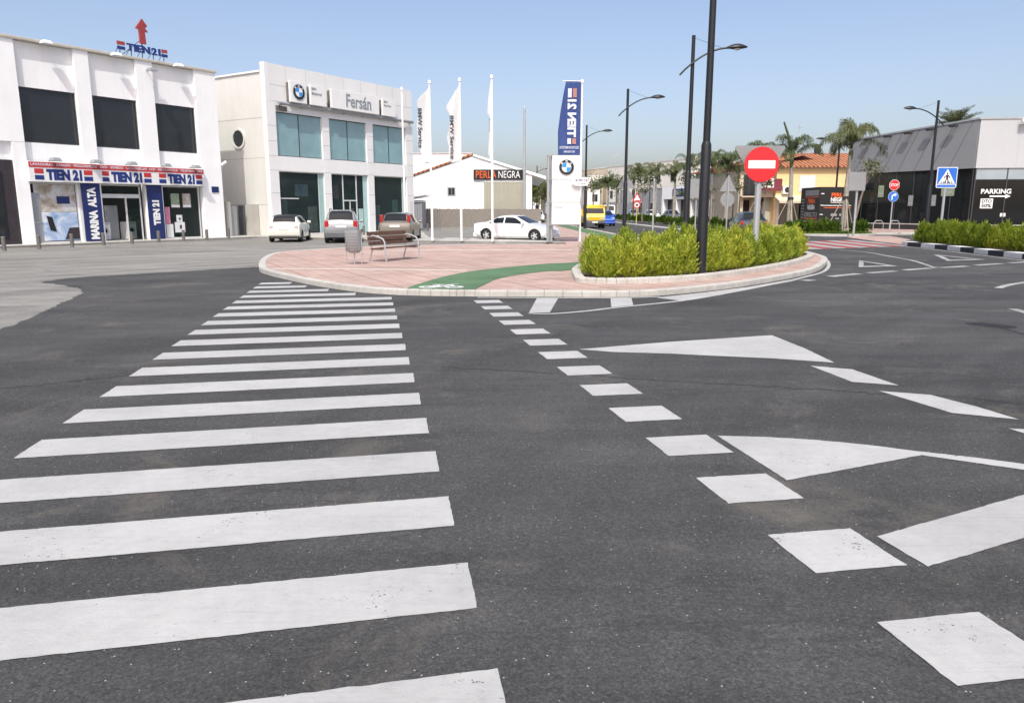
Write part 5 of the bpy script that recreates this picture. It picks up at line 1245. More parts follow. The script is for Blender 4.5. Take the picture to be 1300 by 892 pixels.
b = MB(); b.box(-1.95, .1, -.95, .95, 1.0, 1.1).box(-1.95, -1.9, -.95, .95, 1.1, 1.6); b.build('flatbed', M['c_yellow'], vn)
for x in (-1.2, 1.3):
    for s_ in (-1, 1): b = MB(); b.tube([(x, s_ * .68, .36), (x, s_ * .9, .36)], .36, 18); b.build('wheel', M['tyre'], vn)
def farcar(loc, hd, m, label):
    c = dup(dark, loc, hd, label, 'far parked cars')
    for ch in c.children:
        if ch.name.startswith('body'):
            ch.data = ch.data.copy(); ch.data.materials[0] = m; ch.data.materials[1] = m
    return c
farcar((20.0, 95, .0), H(180), M['c_grey'], 'dark grey car parked before the white shop on the far right pavement')
farcar((19.2, 104, .0), H(180), M['c_white'], 'white car parked before the grey shop on the far street')
farcar((18.9, 118, .0), H(180), M['c_silver'], 'silver car parked far down the street under the palms')
farcar((2.6, 98, .0), H(180), M['c_grey'], 'dark car far off between the warehouse and the totem sign')
farcar((2.9, 88, .0), H(180), M['c_white'], 'white car far off between the warehouse and the totem sign')
wv = thing('white_van', 'white van parked far down the street beside the palms', 'van', (16.2, 128, 0), H(180))
b = MB(); b.prism([(-2.2, .3), (2.2, .3), (2.3, .9), (1.7, 1.3), (1.2, 2.2), (-2.2, 2.25)], -.95, .95, 'y'); b.build('body', M['c_white'], wv, bevel=.06); b = MB(); b.add([(1.72, -.8, 1.32), (1.72, .8, 1.32), (1.26, .75, 2.1), (1.26, -.75, 2.1)], [(0, 1, 2, 3)]); b.build('windscreen', M['gcar'], wv)
for x in (-1.3, 1.3):
    for s_ in (-1, 1): b = MB(); b.tube([(x, s_ * .75, .34), (x, s_ * .97, .34)], .34, 14); b.build('wheel', M['tyre'], wv)
# ---------------------------------------------------------------- the dark glass showroom on the right
ang = R(90 + 26.0)      # wall runs away from the corner
KC = Vector((32.65, 54.2)); ux = Vector((1, -.12)).normalized(); ul = Vector((-.447, .894))
gs = thing('glass_showroom', 'modern showroom with a dark glass ground floor under grey cladding on the right', 'building', (KC.x, KC.y, 0))
def wq(mb, u, s0, s1, z0, z1, o0, o1, nrm):
    a, c_ = u * s0, u * s1
    P = [a + nrm * o0, c_ + nrm * o0, c_ + nrm * o1, a + nrm * o1]
    mb.add([(*p, z0) for p in P] + [(*p, z1) for p in P], [(0, 1, 2, 3), (7, 6, 5, 4), (0, 4, 5, 1), (1, 5, 6, 2), (2, 6, 7, 3), (3, 7, 4, 0)])
nl = Vector((-.894, -.447)); nf = Vector((-.12, -1)).normalized()
LW = 10.6
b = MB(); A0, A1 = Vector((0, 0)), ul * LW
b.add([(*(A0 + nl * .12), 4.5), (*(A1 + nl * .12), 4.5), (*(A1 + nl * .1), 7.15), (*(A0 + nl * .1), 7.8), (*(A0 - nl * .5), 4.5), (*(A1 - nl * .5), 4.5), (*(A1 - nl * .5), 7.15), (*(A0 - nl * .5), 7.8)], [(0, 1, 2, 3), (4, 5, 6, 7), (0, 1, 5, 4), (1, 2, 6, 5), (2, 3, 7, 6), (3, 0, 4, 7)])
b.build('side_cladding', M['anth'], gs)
b = MB()
for k in range(8):
    s0 = .4 + k * 1.35; s1 = s0 + 1.5
    if s1 > LW: continue
    zt = 7.8 - .6 * s0 / LW
    p0, p1 = ul * s1, ul * s0
    b.add([(*(p0 + nl * .125), 4.52), (*(p0 + ul * .03 + nl * .125), 4.52), (*(p1 + ul * .03 + nl * .108), zt - .02), (*(p1 + nl * .108), zt - .02)], [(0, 1, 2, 3)])
b.build('cladding_joint', M['dark'], gs)
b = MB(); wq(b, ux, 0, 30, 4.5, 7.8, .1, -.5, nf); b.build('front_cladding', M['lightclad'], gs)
b = MB()
for x in (2.6, 6.0, 9.4, 12.8): wq(b, ux, x, x + .02, 4.52, 7.9, .106, .101, nf)
b.build('front_joint', M['joint'], gs)
b = MB(); wq(b, ux, -.1, 30, 7.8, 7.93, .16, -.55, nf); b.add([(*(A0 + nl * .16), 7.81), (*(A1 + nl * .16), 7.16), (*(A1 - nl * .5), 7.16), (*(A0 - nl * .5), 7.81), (*(A0 + nl * .16), 7.93), (*(A1 + nl * .16), 7.28), (*(A1 - nl * .5), 7.28), (*(A0 - nl * .5), 7.93)], [(0, 1, 2, 3), (4, 5, 6, 7), (0, 1, 5, 4), (1, 2, 6, 5), (2, 3, 7, 6), (3, 0, 4, 7)]); b.build('coping', M['steel'], gs)
b = MB(); wq(b, ul, .1, LW, .5, 4.49, 0, -.02, nl); go = b.build('side_glass', M['gblack'], gs)
b = MB()
for k in range(8): wq(b, ul, .05 + k * 1.5, .11 + k * 1.5, .5, 4.49, .03, -.05, nl)
b.build('mullion', M['frame'], go)
b = MB(); wq(b, ux, .1, 30, .5, 3.7, 0, -.02, nf); go = b.build('front_glass', M['gblack'], gs)
b = MB(); wq(b, ux, .1, 30, 3.72, 4.48, .01, -.01, nf); b.build('transom_light', glass('mirror_glass', (.30, .36, .40), .05, 1, 1), gs)
b = MB()
for k in range(14): wq(b, ux, .05 + k * 2.1, .12 + k * 2.1, .5, 4.49, .04, -.05, nf)
wq(b, ux, .1, 30, 3.69, 3.73, .035, -.03, nf); b.build('mullion', M['frame'], go)
b = MB(); wq(b, ul, 0, LW, 0, .5, .08, -.3, nl); wq(b, ux, 0, 30, 0, .5, .08, -.3, nf); b.build('plinth', M['dark'], gs)
b = MB(); wq(b, ul, 0, LW, .5, .58, .12, -.2, nl); wq(b, ux, 0, 30, .5, .58, .12, -.2, nf); b.build('sill', M['concrete'], gs)
b = MB(); b.add([(0, 6, .3), (30, 3, .3), (30, 3, 7.4), (0, 6, 7.4)], [(0, 1, 2, 3)]); P = [Vector((.3, .1)), ux * 29, Vector((29, 20)), ul * LW]; b.add([(*p, .3) for p in P] + [(*p, 4.6) for p in P] , [(0, 1, 2, 3), (4, 5, 6, 7)]); b.build('interior', M['inside'], gs)
frnt = math.atan2(ux.y, ux.x)
def onfront(s, o=.03): return KC + ux * s + nf * o
tx = thing('parking_sign', 'white PARKING lettering with an arrow pointing right on the dark glass front', 'sign', (*onfront(.55, .05), 2.55), frnt)
text('lettering', 'PARKING', 0, 2.0, .18, .52, 0, M['signwhite'], tx, bold=.03, depth=.01)
b = MB(); b.prism([(.6, -.04), (1.65, -.04), (1.65, -.14), (2.0, .01), (1.65, .16), (1.65, .06), (.6, .06)], -.01, 0, 'y'); b.build('arrow', M['signwhite'], tx)
tx = thing('discount_poster', 'white square poster with grey capital letters and a percentage on the dark glass front', 'poster', (*onfront(.6, .03), 1.72), frnt)
b = MB(); b.box(0, .82, -.012, 0, 0, .68); b.build('sheet', M['signwhite'], tx); text('lettering', 'DTO', .08, .74, .38, .62, -.014, M['dark'], tx, bold=.03, depth=.006); text('lettering', '50%', .08, .74, .06, .31, -.014, M['dark'], tx, bold=.03, depth=.006)
tx = thing('glass_notice', 'small white notice low on the dark glass front', 'notice', (*onfront(2.0, .03), 1.15), frnt); b = MB(); b.box(0, .36, -.01, 0, 0, .24); b.build('sheet', M['signwhite'], tx); b = MB(); b.box(.04, .32, -.014, -.01, .05, .10); b.build('print', M['silver'], tx)
lrot = math.atan2(-ul.y, -ul.x)
def onside(s, o=.03): return KC + ul * s + nl * o
for s, z, w_, h, mt, lab in [(7.6, 2.6, .5, .9, 'pic_green', 'pale green poster behind the left part of the dark glass side'), (4.9, 1.9, .4, .8, 'silver', 'pale narrow poster in the middle of the dark glass side'), (2.3, 2.6, 1.0, 1.1, 'pic_green', 'olive poster behind the glass just left of the showroom corner'), (3.0, 1.9, .35, .8, 'silver', 'small white letter shaped notice behind the dark glass side')]:
    tx = thing('glass_poster', lab, 'poster', (*onside(s, .03), z), lrot); b = MB(); b.box(0, w_, -.01, 0, 0, h); b.build('sheet', M[mt], tx); b = MB(); b.box(w_ * .15, w_ * .85, -.014, -.01, h * .2, h * .35); b.build('print', M['galv'], tx)
def furn(s, d, hgt, lab, mt='galv'):
    p = KC + ul * s - nl * d
    t = thing('display_chair', lab, 'chair', (*p, .5), lrot, 'furniture behind the dark glass'); b = MB(); b.box(-.25, .25, -.25, .25, .4, .46); b.build('seat', M[mt], t); b = MB(); b.box(-.25, .25, .2, .25, .46, hgt); b.build('backrest', M[mt], t); b = MB()
    for x in (-.22, .22):
        for y in (-.22, .22): b.box(x - .02, x + .02, y - .02, y + .02, 0, .4)
    b.build('legs', M[mt], t)
for s, hgt, lab in [(5.4, 1.0, 'pale chair behind the middle of the dark glass side'), (4.7, .9, 'second pale chair right of the first behind the dark glass side'), (6.6, 1.1, 'pale high backed chair behind the left part of the dark glass side')]: furn(s, .6, hgt, lab, 'appl')
for k in range(5):
    s = 1.6 + 1.75 * k; zt = 7.8 - .6 * s / LW - .25
    t = thing('wall_floodlight', ['black floodlight nearest the corner on the grey side cladding', 'black floodlight second from the corner on the grey side cladding', 'black floodlight in the middle of the row on the grey side cladding', 'black floodlight second from the far end of the grey side cladding', 'black floodlight at the far end of the grey side cladding'][k], 'floodlight', (*onside(s, .1), zt), lrot, 'cladding floodlights')
    b = MB(); b.tube([(0, 0, 0), (0, -.3, .05)], .03, 6); b.build('arm', M['dark'], t); b = MB(); b.box(-.28, .28, -.55, -.25, -.06, .12); b.build('housing', M['dark'], t, bevel=.04); b = MB(); b.box(-.23, .23, -.5, -.3, -.075, -.062); b.build('lens', M['lens'], t)
t = thing('wall_floodlight', 'white floodlight on a thin stalk above the light grey front cladding', 'floodlight', (*onfront(2.75, .1), 7.6), frnt)
b = MB(); b.tube([(0, 0, -.2), (0, -.35, -.1), (0, -.4, .2)], .03, 6); b.build('arm', M['galv'], t); b = MB(); b.box(-.3, .3, -.55, -.25, -.1, .2); b.build('housing', M['signwhite'], t, bevel=.04); b = MB(); b.box(-.24, .24, -.56, -.551, -.05, .15); b.build('lens', M['lens'], t)
# bicycle racks and a small notice on the pavement
for k, (x, y) in enumerate([(26.0, 53.8), (27.0, 53.5)]):
    t = thing('bicycle_rack', ['grey hoop bicycle rack on the left before the dark glass showroom', 'grey hoop bicycle rack on the right before the dark glass showroom'][k], 'bicycle rack', (x, y, .12), 0, 'bicycle racks'); b = MB(); b.tube([(-.35, 0, 0), (-.35, 0, .55), (-.2, 0, .75), (.2, 0, .75), (.35, 0, .55), (.35, 0, 0)], .025, 8); b.build('hoop', M['galv'], t, True); b = MB(); b.box(-.42, -.28, -.06, .06, 0, .015).box(.28, .42, -.06, .06, 0, .015); b.build('base_plate', M['galv'], t)
t = thing('notice_board', 'small white board on the pavement at the foot of the leaning sapling', 'board', (25.0, 55.2, .12)); b = MB(); b.box(-.2, .2, 0, .03, .1, .62); b.build('board', M['signwhite'], t); b = MB(); b.tube([(-.15, .05, 0), (-.15, .02, .6)], .015, 5); b.tube([(.15, .05, 0), (.15, .02, .6)], .015, 5); b.build('leg', M['galv'], t)

# ---------------------------------------------------------------- black advertising box
ad = thing('advertising_box', 'black box shaped hoarding with orange and white lettering beside the tallest palm', 'hoarding', (25.0, 62, 0))
b = MB(); b.box(0, 2.95, 0, 4, .5, 3.42); b.build('box', M['black'], ad)
b = MB(); b.box(2.97, 3.2, .1, .3, 0, 2.9).box(.1, .3, .1, .3, 0, .5).box(2.5, 2.7, .1, .3, 0, .5); b.build('post', M['black'], ad)
text('lettering', 'PERLA', .95, 2.15, 2.62, 2.95, 0, M['orange'], ad, bold=.03); text('lettering', 'NEGRA', .92, 2.15, 2.25, 2.58, 0, M['signwhite'], ad, bold=.03)
b = MB(); b.box(.92, 2.15, -.01, 0, 2.16, 2.2).box(.2, 2.6, -.01, 0, 1.92, 1.97).box(.1, .35, -.01, 0, 2.85, 2.92).box(.1, .35, -.01, 0, 1.95, 2.0).box(.1, .35, -.01, 0, 1.2, 1.26); b.build('white_line', M['signwhite'], ad)
b = MB(); b.box(.4, 2.6, -.01, 0, 1.74, 1.79); b.build('orange_line', M['orange'], ad)
b = MB(); b.box(1.0, 1.5, -.01, 0, 1.1, 1.3).box(1.7, 2.2, -.01, 0, 1.1, 1.3).box(1.4, 1.7, -.01, 0, .35 + .5, .95); b.build('grey_print', M['greybk'], ad)
def lface(X, Z, Y): return (Y - 0, X, Z)
b = MB()
for z0, z1, y0, y1 in ((2.75, 3.2, .2, 3.0), (.62, .7, .2, 3.0)): b.box(-.012, 0, y0, y1, z0, z1)
for k in range(7): b.box(-.012, 0, 3.2, 3.75, .9 + k * .25, .98 + k * .25)
b.build('grey_print', M['greybk'], ad)
b = MB(); b.box(-.012, 0, .2, 3.0, 2.6, 2.66).box(-.012, 0, .3, 3.0, .85, .92); b.build('orange_line', M['orange'], ad)
text('lettering', 'DIRECTO', -3.0, -.3, 1.0, 1.4, 0, M['greybk'], ad, bold=.02, depth=.01, warp=lambda X, Z, Y: (Y, -X, Z)); text('lettering', 'NEGRA', -2.4, -.9, 1.6, 2.0, 0, M['palewhite'], ad, bold=.02, depth=.01, warp=lambda X, Z, Y: (Y, -X, Z)); text('lettering', 'PERLA', -2.4, -.9, 2.1, 2.5, 0, M['orange'], ad, bold=.02, depth=.01, warp=lambda X, Z, Y: (Y, -X, Z))

# ---------------------------------------------------------------- houses along the street
def win(parent, x0, x1, z0, z1, y=0, shutter=0, frame='framew'):
    f = MB(); f.box(x0 - .08, x1 + .08, y - .05, y + .02, z0 - .1, z1 + .08); fo = f.build('window', M[frame], parent)
    m = MB(); mid = (x0 + x1) / 2; zt = z1 - (z1 - z0) * shutter
    if zt - z0 > .05: m.box(x0, mid - .03, y - .06, y - .05, z0, zt).box(mid + .03, x1, y - .06, y - .05, z0, zt); m.build('pane', M['gdark'], fo)
    if shutter: m = MB(); m.box(x0, x1, y - .075, y - .05, zt + .01, z1); m.build('shutter', M['shutter'], fo)
yh = thing('yellow_house', 'two storey yellow house with a terracotta tiled roof behind the palms', 'house', (25.9, 75, 0))
b = MB(); b.box(0, 12, 0, .3, 2.95, 5.75).box(0, .3, .3, 12, 0, 5.75).box(11.7, 12, .3, 12, 0, 5.75).box(0, 12, 2.0, 2.3, 0, 2.95); b.build('wall', M['yellow'], yh)
b = MB(); b.box(-.1, 12.1, -.12, .3, 5.5, 5.62); b.box(-.05, 12.05, -.1, .2, 2.8, 2.95); b.build('cornice', M['cream'], yh)
b = MB(); b.add([(-.3, -.45, 5.75), (12.3, -.45, 5.75), (12.3, 5.5, 7.35), (-.3, 5.5, 7.35), (-.3, 11.5, 5.75), (12.3, 11.5, 5.75), (-.3, -.45, 5.6), (12.3, -.45, 5.6), (-.3, 11.5, 5.6), (12.3, 11.5, 5.6)], [(0, 1, 2, 3), (3, 2, 5, 4), (0, 6, 7, 1), (4, 5, 9, 8), (0, 3, 4, 8, 6), (1, 7, 9, 5, 2)]); ry = b.build('roof', M['rooft'], yh)
b = MB(); b.box(5.6, 6.1, 5, 5.5, 7.2, 8.1); b.box(5.5, 6.2, 4.95, 5.55, 8.1, 8.2); b.build('chimney', M['dark'], ry)
b = MB(); b.tube([(3.8, 5.2, 7.4), (3.8, 5.2, 10.2)], .025, 5); b.tube([(3.4, 5.2, 9.9), (4.2, 5.2, 9.9)], .015, 4); b.build('antenna', M['galv'], ry)
win(yh, 2.3, 3.7, 3.4, 4.8, 0, .99); win(yh, 7.8, 9.5, 3.5, 4.85, 0, .5); win(yh, 11.0, 11.8, 3.6, 4.6, 0, .4)
b = MB(); b.add([(-.1, -.0, 2.85), (12.1, -.0, 2.85), (12.1, -1.5, 2.4), (-.1, -1.5, 2.4), (-.1, -1.5, 2.2), (12.1, -1.5, 2.2)], [(0, 1, 2, 3), (3, 2, 5, 4)]); b.build('awning', M['beige'], yh)
b = MB(); b.box(.3, 11.7, 1.9, 1.99, .1, 2.9); b.build('shop_front', M['gdark'], yh)
for x in (.2, 3.2, 6.2, 9.2): b = MB(); b.box(x, x + .25, .1, .4, 0, 2.6); b.build('column', M['cream'], yh)
f = MB(); f.box(.55, 1.45, -.4, -.05, 3.1, 3.85); fo = f.build('air_conditioner', M['signwhite'], yh); m = MB(); m.disc(1.0, 3.48, .28, -.42, -.4, 18); m.build('fan_grille', M['dark'], fo)
sg = thing('house_sign', 'maroon and white wall sign on the yellow house beside the no entry sign', 'sign', (24.2, 74.9, 3.4)); b = MB(); b.box(0, 2.2, -.08, 0, 0, 1.15); b.build('panel', M['signwhite'], sg); b = MB(); b.box(0, 2.2, -.1, -.08, 0, .3).box(1.4, 2.2, -.1, -.08, .32, 1.15).box(.2, 1.2, -.1, -.08, .5, .62).box(.2, 1.2, -.1, -.08, .75, .9); b.build('maroon_field', M['brownsign'], sg)
bh = thing('beige_house', 'narrow beige house with a dark upper balcony left of the yellow house', 'house', (22.4, 75.5, 0))
b = MB(); b.box(0, 3.45, 0, .3, 2.8, 5.6).box(0, .3, .3, 9, 0, 5.6).box(0, 3.45, 1.5, 1.8, 0, 2.8).box(0, .5, 0, .3, 0, 2.8).box(1.6, 2.0, 0, .3, 0, 2.8); b.build('wall', M['beige'], bh)
b = MB(); b.box(.02, 3.43, .32, 8.9, 5.3, 5.7); b.build('attic', M['beige'], bh)
b = MB(); b.add([(-.3, -.4, 5.6), (3.5, -.4, 5.6), (3.5, 9, 6.6), (-.3, 9, 6.6), (-.3, -.4, 5.45), (3.5, -.4, 5.45), (3.5, 9, 5.5), (-.3, 9, 5.5)], [(0, 1, 2, 3), (4, 5, 6, 7), (0, 4, 5, 1), (0, 3, 7, 4), (1, 5, 6, 2)]); b.build('roof', M['rooft'], bh)
f = MB(); f.box(.1, 1.9, -.8, -.0, 2.78, 2.9); fo = f.build('balcony', M['beige'], bh); m = MB()
for k in range(13): m.box(.12 + k * .145, .15 + k * .145, -.78, -.75, 2.9, 3.75)
m.box(.1, 1.9, -.79, -.74, 3.75, 3.8); m.build('railing', M['dark'], fo)
win(bh, .5, 1.5, 2.95, 4.9, 0, 0, 'frame'); win(bh, 2.4, 3.1, 3.5, 4.7, 0, 0); b = MB(); b.box(.5, 1.55, 1.4, 1.49, .1, 2.5).box(2.1, 3.3, 1.4, 1.49, .1, 2.6); b.build('shop_door', M['brickdark'], bh)
gh = thing('grey_green_house', 'pale grey green two storey house with an orange tiled eave along the street', 'house', (22.35, 93.5, 0), R(-80))
b = MB(); b.box(0, 17.5, 0, .3, 0, 5.9).box(0, .3, .3, 9, 0, 5.9).box(17.2, 17.5, .3, 9, 0, 5.9); b.build('wall', M['greygreen'], gh)
b = MB(); b.add([(-.2, -.5, 5.9), (17.7, -.5, 5.9), (17.7, 5, 7.2), (-.2, 5, 7.2), (-.2, -.5, 5.75), (17.7, -.5, 5.75)], [(0, 1, 2, 3), (0, 4, 5, 1)]); b.build('roof', M['rooft'], gh)
b = MB(); b.box(0, 17.5, -.25, .02, 2.75, 3.0); b.build('cornice', M['beige'], gh)
win(gh, 9.2, 10.6, 3.4, 5.2, 0); win(gh, 13.8, 15.4, 3.4, 5.2, 0); win(gh, 2.5, 4.5, 3.1, 5.3, 0, 0, 'frame')
for x in (5.5, 11.5, 15.5): b = MB(); b.box(x, x + 1.6, -.06, .0, 0, 2.4); b.build('door', M['signwhite'], gh)
wsx = thing('white_shop', 'low white shop with a dark sign board above its windows on the far street', 'building', (22.0, 112, 0), R(-70))
b = MB(); b.box(0, 17, 0, .3, 3.0, 4.75).box(0, 17, .9, 1.2, 0, 3).box(16.7, 17, .3, 8, 0, 4.75).box(0, .3, .3, 8, 0, 4.75).box(.3, 16.7, .3, 8, 4.3, 4.5); b.build('wall', M['white'], wsx)
for x in (0, 3.5, 7, 10.5, 14, 16.6): b = MB(); b.box(x, x + .4, -.02, .9, 0, 3); b.build('pillar', M['white'], wsx)
b = MB(); b.box(.4, 16.6, .8, .89, .2, 2.9); b.build('shop_front', M['gdark'], wsx)
b = MB(); b.box(3.0, 8.0, -.12, 0, 3.35, 4.4); f = b.build('sign_board', M['blue'], wsx); m = MB(); m.box(3.5, 5.2, -.14, -.12, 3.55, 4.2).box(5.6, 7.5, -.14, -.12, 3.55, 4.2); m.build('white_print', M['silver'], f)
def block(loc, rz, wd, dp, h, mat, label, nw, rows, name='street_building', dark=None, par=.25):
    t = thing(name, label, 'building', loc, rz); b = MB(); b.box(0, wd, 0, dp, 0, h); b.build('wall', M[mat], t)
    b = MB(); b.box(-.08, wd + .08, -.08, dp + .08, h, h + par); b.build('coping', M['cream'], t)
    for (z0, z1) in rows:
        for k in range(nw):
            x = wd * (k + .5) / nw; win(t, x - .6, x + .6, z0, z1, 0)
    if dark:
        b = MB(); b.box(.3, wd - .3, -.07, -.0, .1, dark); b.build('ground_front', M['greywall'], t)
    return t
block((21.4, 132, 0), R(-70), 19, 10, 4.9, 'greywall', 'low grey building with a plain front behind the far palms', 5, [(1.0, 2.6)])
block((20.8, 168, 0), R(-70), 34, 14, 10.4, 'creambright', 'tall cream flat roofed apartment block far down the street', 7, [(3.8, 5.4), (6.6, 8.2)], dark=3)
block((17.3, 175, 0), 0, 3.4, 14, 8.8, 'creambright', 'narrow white end wall in front of the tall cream block', 1, [(3.2, 4.8), (6.0, 7.6)])
block((14.5, 205, 0), R(-70), 28, 14, 11.1, 'beige', 'pale beige building behind the blue car far down the street', 5, [(3.6, 5.2), (6.8, 8.4)], dark=3)
block((11.2, 250, 0), 0, 8, 12, 9.2, 'cream', 'small cream building closing the far end of the street', 3, [(3.4, 5), (6.2, 7.8)])
block((2.0, 290, 0), 0, 9, 12, 6.4, 'white', 'far white building beyond the totem sign', 3, [(1.2, 2.8), (3.8, 5.2)])
for k, (x, y, z, hh) in enumerate([(22.5, 160, 9.7, 3.2), (20.5, 150, 9.7, 2.4)]):
    t = thing('roof_antenna', ['thin roof antenna on the left of the tall cream block', 'shorter roof antenna on the right of the tall cream block'][k], 'antenna', (x - .5, y, z)); b = MB(); b.tube([(0, 0, 0), (0, 0, hh)], .05, 5); b.build('mast', M['galv'], t); b = MB(); b.box(-.5, .5, -.03, .03, hh - .3, hh - .2).box(-.35, .35, -.03, .03, hh - .7, hh - .62); b.build('rods', M['galv'], t)

# ---------------------------------------------------------------- plants
def conifer(seed, h, r, nspray, leaf_l=.085, leaf_w=.020, mat='cypress'):
    """upright conifer: feathery fan sprays on a pointed oval outline with a few leading shoots"""
    q = random.Random(seed); V, F = [], []; k_ = h / .9
    tops = [(q.uniform(-.5, .5) * r, q.uniform(-.5, .5) * r, h * q.uniform(.72, .97)) for _ in range(4)] + [(0, 0, h)] * 2
    for i in range(nspray):
        tx_, ty_, th = tops[q.randrange(len(tops))]
        t = q.random() ** .85
        env = r * min(1, .72 + t) * (1 - max(0, t - .25) / .75) ** .8 + .02
        a = q.uniform(0, 2 * math.pi); rr = env * math.sqrt(q.uniform(.10, 1.0)) * q.uniform(.85, 1.1)
        p = Vector((rr * math.cos(a) + tx_ * t, rr * math.sin(a) + ty_ * t, max(.02, t * (th - .12))))
        out = Vector((math.cos(a), math.sin(a), 0)); tilt = q.uniform(.35, 1.1) * (1 - .75 * t)
        d = (Vector((0, 0, 1)) + out * tilt + Vector((q.gauss(0, .2), q.gauss(0, .2), 0))).normalized()
        sd = (d.cross(out) + Vector((q.gauss(0, .35), q.gauss(0, .35), q.gauss(0, .35)))).normalized(); nrm = sd.cross(d)
        L = q.uniform(.12, .22) * k_; N = 10
        for k in range(N):
            u = k / (N - 1); c_ = p + d * (L * u); s_ = (1 if k % 2 else -1)
            ld = (d * (.75 + .5 * u) + sd * s_ * (1.0 - .8 * u) + nrm * q.gauss(0, .15)).normalized(); lw = ld.cross(nrm).normalized()
            lw = (lw + nrm * q.uniform(-.5, .5)) * leaf_w
            l_ = leaf_l * (1 - .35 * u) * q.uniform(.8, 1.2) * k_; o = len(V)
            V += [tuple(c_), tuple(c_ + ld * l_ * .5 + lw), tuple(c_ + ld * l_), tuple(c_ + ld * l_ * .5 - lw)]; F.append((o, o + 1, o + 2, o + 3))
    me = bpy.data.meshes.new('foliage'); me.from_pydata(V, [], F); me.materials.append(M[mat]); return me
def shrub_root(name, label, cat, me, h, group):
    t = thing(name, label, cat, (0, 0, -50), 0, group); link('foliage', me, t)
    b = MB(); b.tube([(0, 0, -.03), (.01, .01, h * .35), (.0, .0, h * .7)], [.03, .022, .008], 6); b.build('stem', M['twig'], t); return t
GL = 'golden green conifer shrub packed in the raised kerbed bed on the island'
protos = [shrub_root('conifer_shrub', GL, 'shrub', conifer(s, 1.0, .27, 360, .062, .0135), .9, 'conifer shrubs in the raised bed') for s in (1, 2, 3, 4)]
used = set()
def place(protos, k, loc, rz, sc_, label=None):
    pr_ = protos[k]
    if k not in used or False:
        pass
    c = dup(pr_, loc, rz, label, None, sc_); return c
inner = offset(bed, .56, True)
def inside(p, poly):
    c = False
    for i in range(len(poly)):
        a, b_ = poly[i], poly[i - 1]
        if (a[1] > p[1]) != (b_[1] > p[1]) and p[0] < (b_[0] - a[0]) * (p[1] - a[1]) / (b_[1] - a[1] + 1e-12) + a[0]: c = not c
    return c
pts = []
per = resample(inner + [inner[0]], 62)[:-1]
for p in per: pts.append((p[0] + rnd.gauss(0, .05), p[1] + rnd.gauss(0, .05)))
inner2 = offset(bed, .9, True)
tries = 0
while tries < 9000:
    tries += 1
    p = (rnd.uniform(1.5, 11.5), rnd.uniform(17, 30))
    if inside(p, inner2) and all(math.dist(p, q) > .55 for q in pts): pts.append(p)
n_ = 0
for p in pts:
    if math.dist(p, (5.02, 20.4)) < .3 or p[1] > 29: continue
    k = rnd.randrange(4); s = rnd.uniform(.70, .98) * (.94 if p[1] > 20 else 1.0)
    if p[0] > 8.5: s *= 1.16
    elif p[1] > 21: s *= 1.08
    if n_ < 4: k = n_; r_ = protos[k]; r_.location = (*p, .17); r_.rotation_euler = (0, 0, rnd.uniform(0, 6)); r_.scale = (s, s, s)
    else: dup(protos[k], (*p, .17), rnd.uniform(0, 6), None, None, (s * rnd.uniform(1.05, 1.25), s * rnd.uniform(1.05, 1.25), s * rnd.uniform(.92, 1.08)))
    n_ += 1
GR = 'yellow green conifer shrub in the long hedge behind the black and white kerb'
pr2 = [shrub_root('hedge_shrub', GR, 'shrub', conifer(s, 1.02, .31, 300, .075, .017, 'hedge2'), 1.0, 'conifer shrubs behind the painted kerb') for s in (11, 12, 13)]
n_ = 0
for row in range(3):
    for k in range(27):
        tt = k / 26
        x = 19.75 + row * .8 + .1 * math.sin(k); y = 37.0 - tt * 13.5 + rnd.gauss(0, .1) + row * .35
        if row == 0 and k == 0: x += .3
        s = rnd.uniform(.80, 1.0)
        if n_ < 3: r_ = pr2[n_]; r_.location = (x, y, .1); r_.scale = (s, s, s)
        else: dup(pr2[rnd.randrange(3)], (x + rnd.gauss(0, .07), y, .1), rnd.uniform(0, 6), None, None, (s, s, s * rnd.uniform(.9, 1.08)))
        n_ += 1
# low verge hedge and far median hedge
LH = 'low clipped green shrub in the verge row under the palms'
pr3 = shrub_root('low_shrub', LH, 'shrub', conifer(21, .8, .55, 130, .14, .04, 'lowgreen'), .7, 'low shrubs in the verge')
spots = [(19.0 + .75 * k + .0, 49.6 + .35 * k) for k in range(1, 4)] + [(18.9 + k * .62, 51.6 + rnd.uniform(-.2, .2)) for k in range(6)] + [(23.5, 50.9), (23.0, 50.7), (23.6, 51.8)]
spots += [(18.2 - .075 * (y - 62), y) for y in [58 + 2.1 * k for k in range(28)]]
for i, p in enumerate(spots):
    if i == 0: pr3.location = (*p, .13)
    else: s = rnd.uniform(.85, 1.15); dup(pr3, (*p, .13), rnd.uniform(0, 6), None, None, (s, s, s))
gv = MB()
gq = random.Random(3)
for k in range(2600):
    x = gq.uniform(18.6, 23.6); y = gq.uniform(48.6, 52.5)
    if not inside((x, y), pal): continue
    a = gq.uniform(0, 6.3); h = gq.uniform(.06, .16); w_ = .03
    gv.add([(x - w_ * math.cos(a), y - w_ * math.sin(a), .13), (x + w_ * math.cos(a), y + w_ * math.sin(a), .13), (x + gq.gauss(0, .05), y + gq.gauss(0, .05), .13 + h)], [(0, 1, 2)])
go_ = gv.build('verge_grass', M['lowgreen']); go_['kind'] = 'stuff'

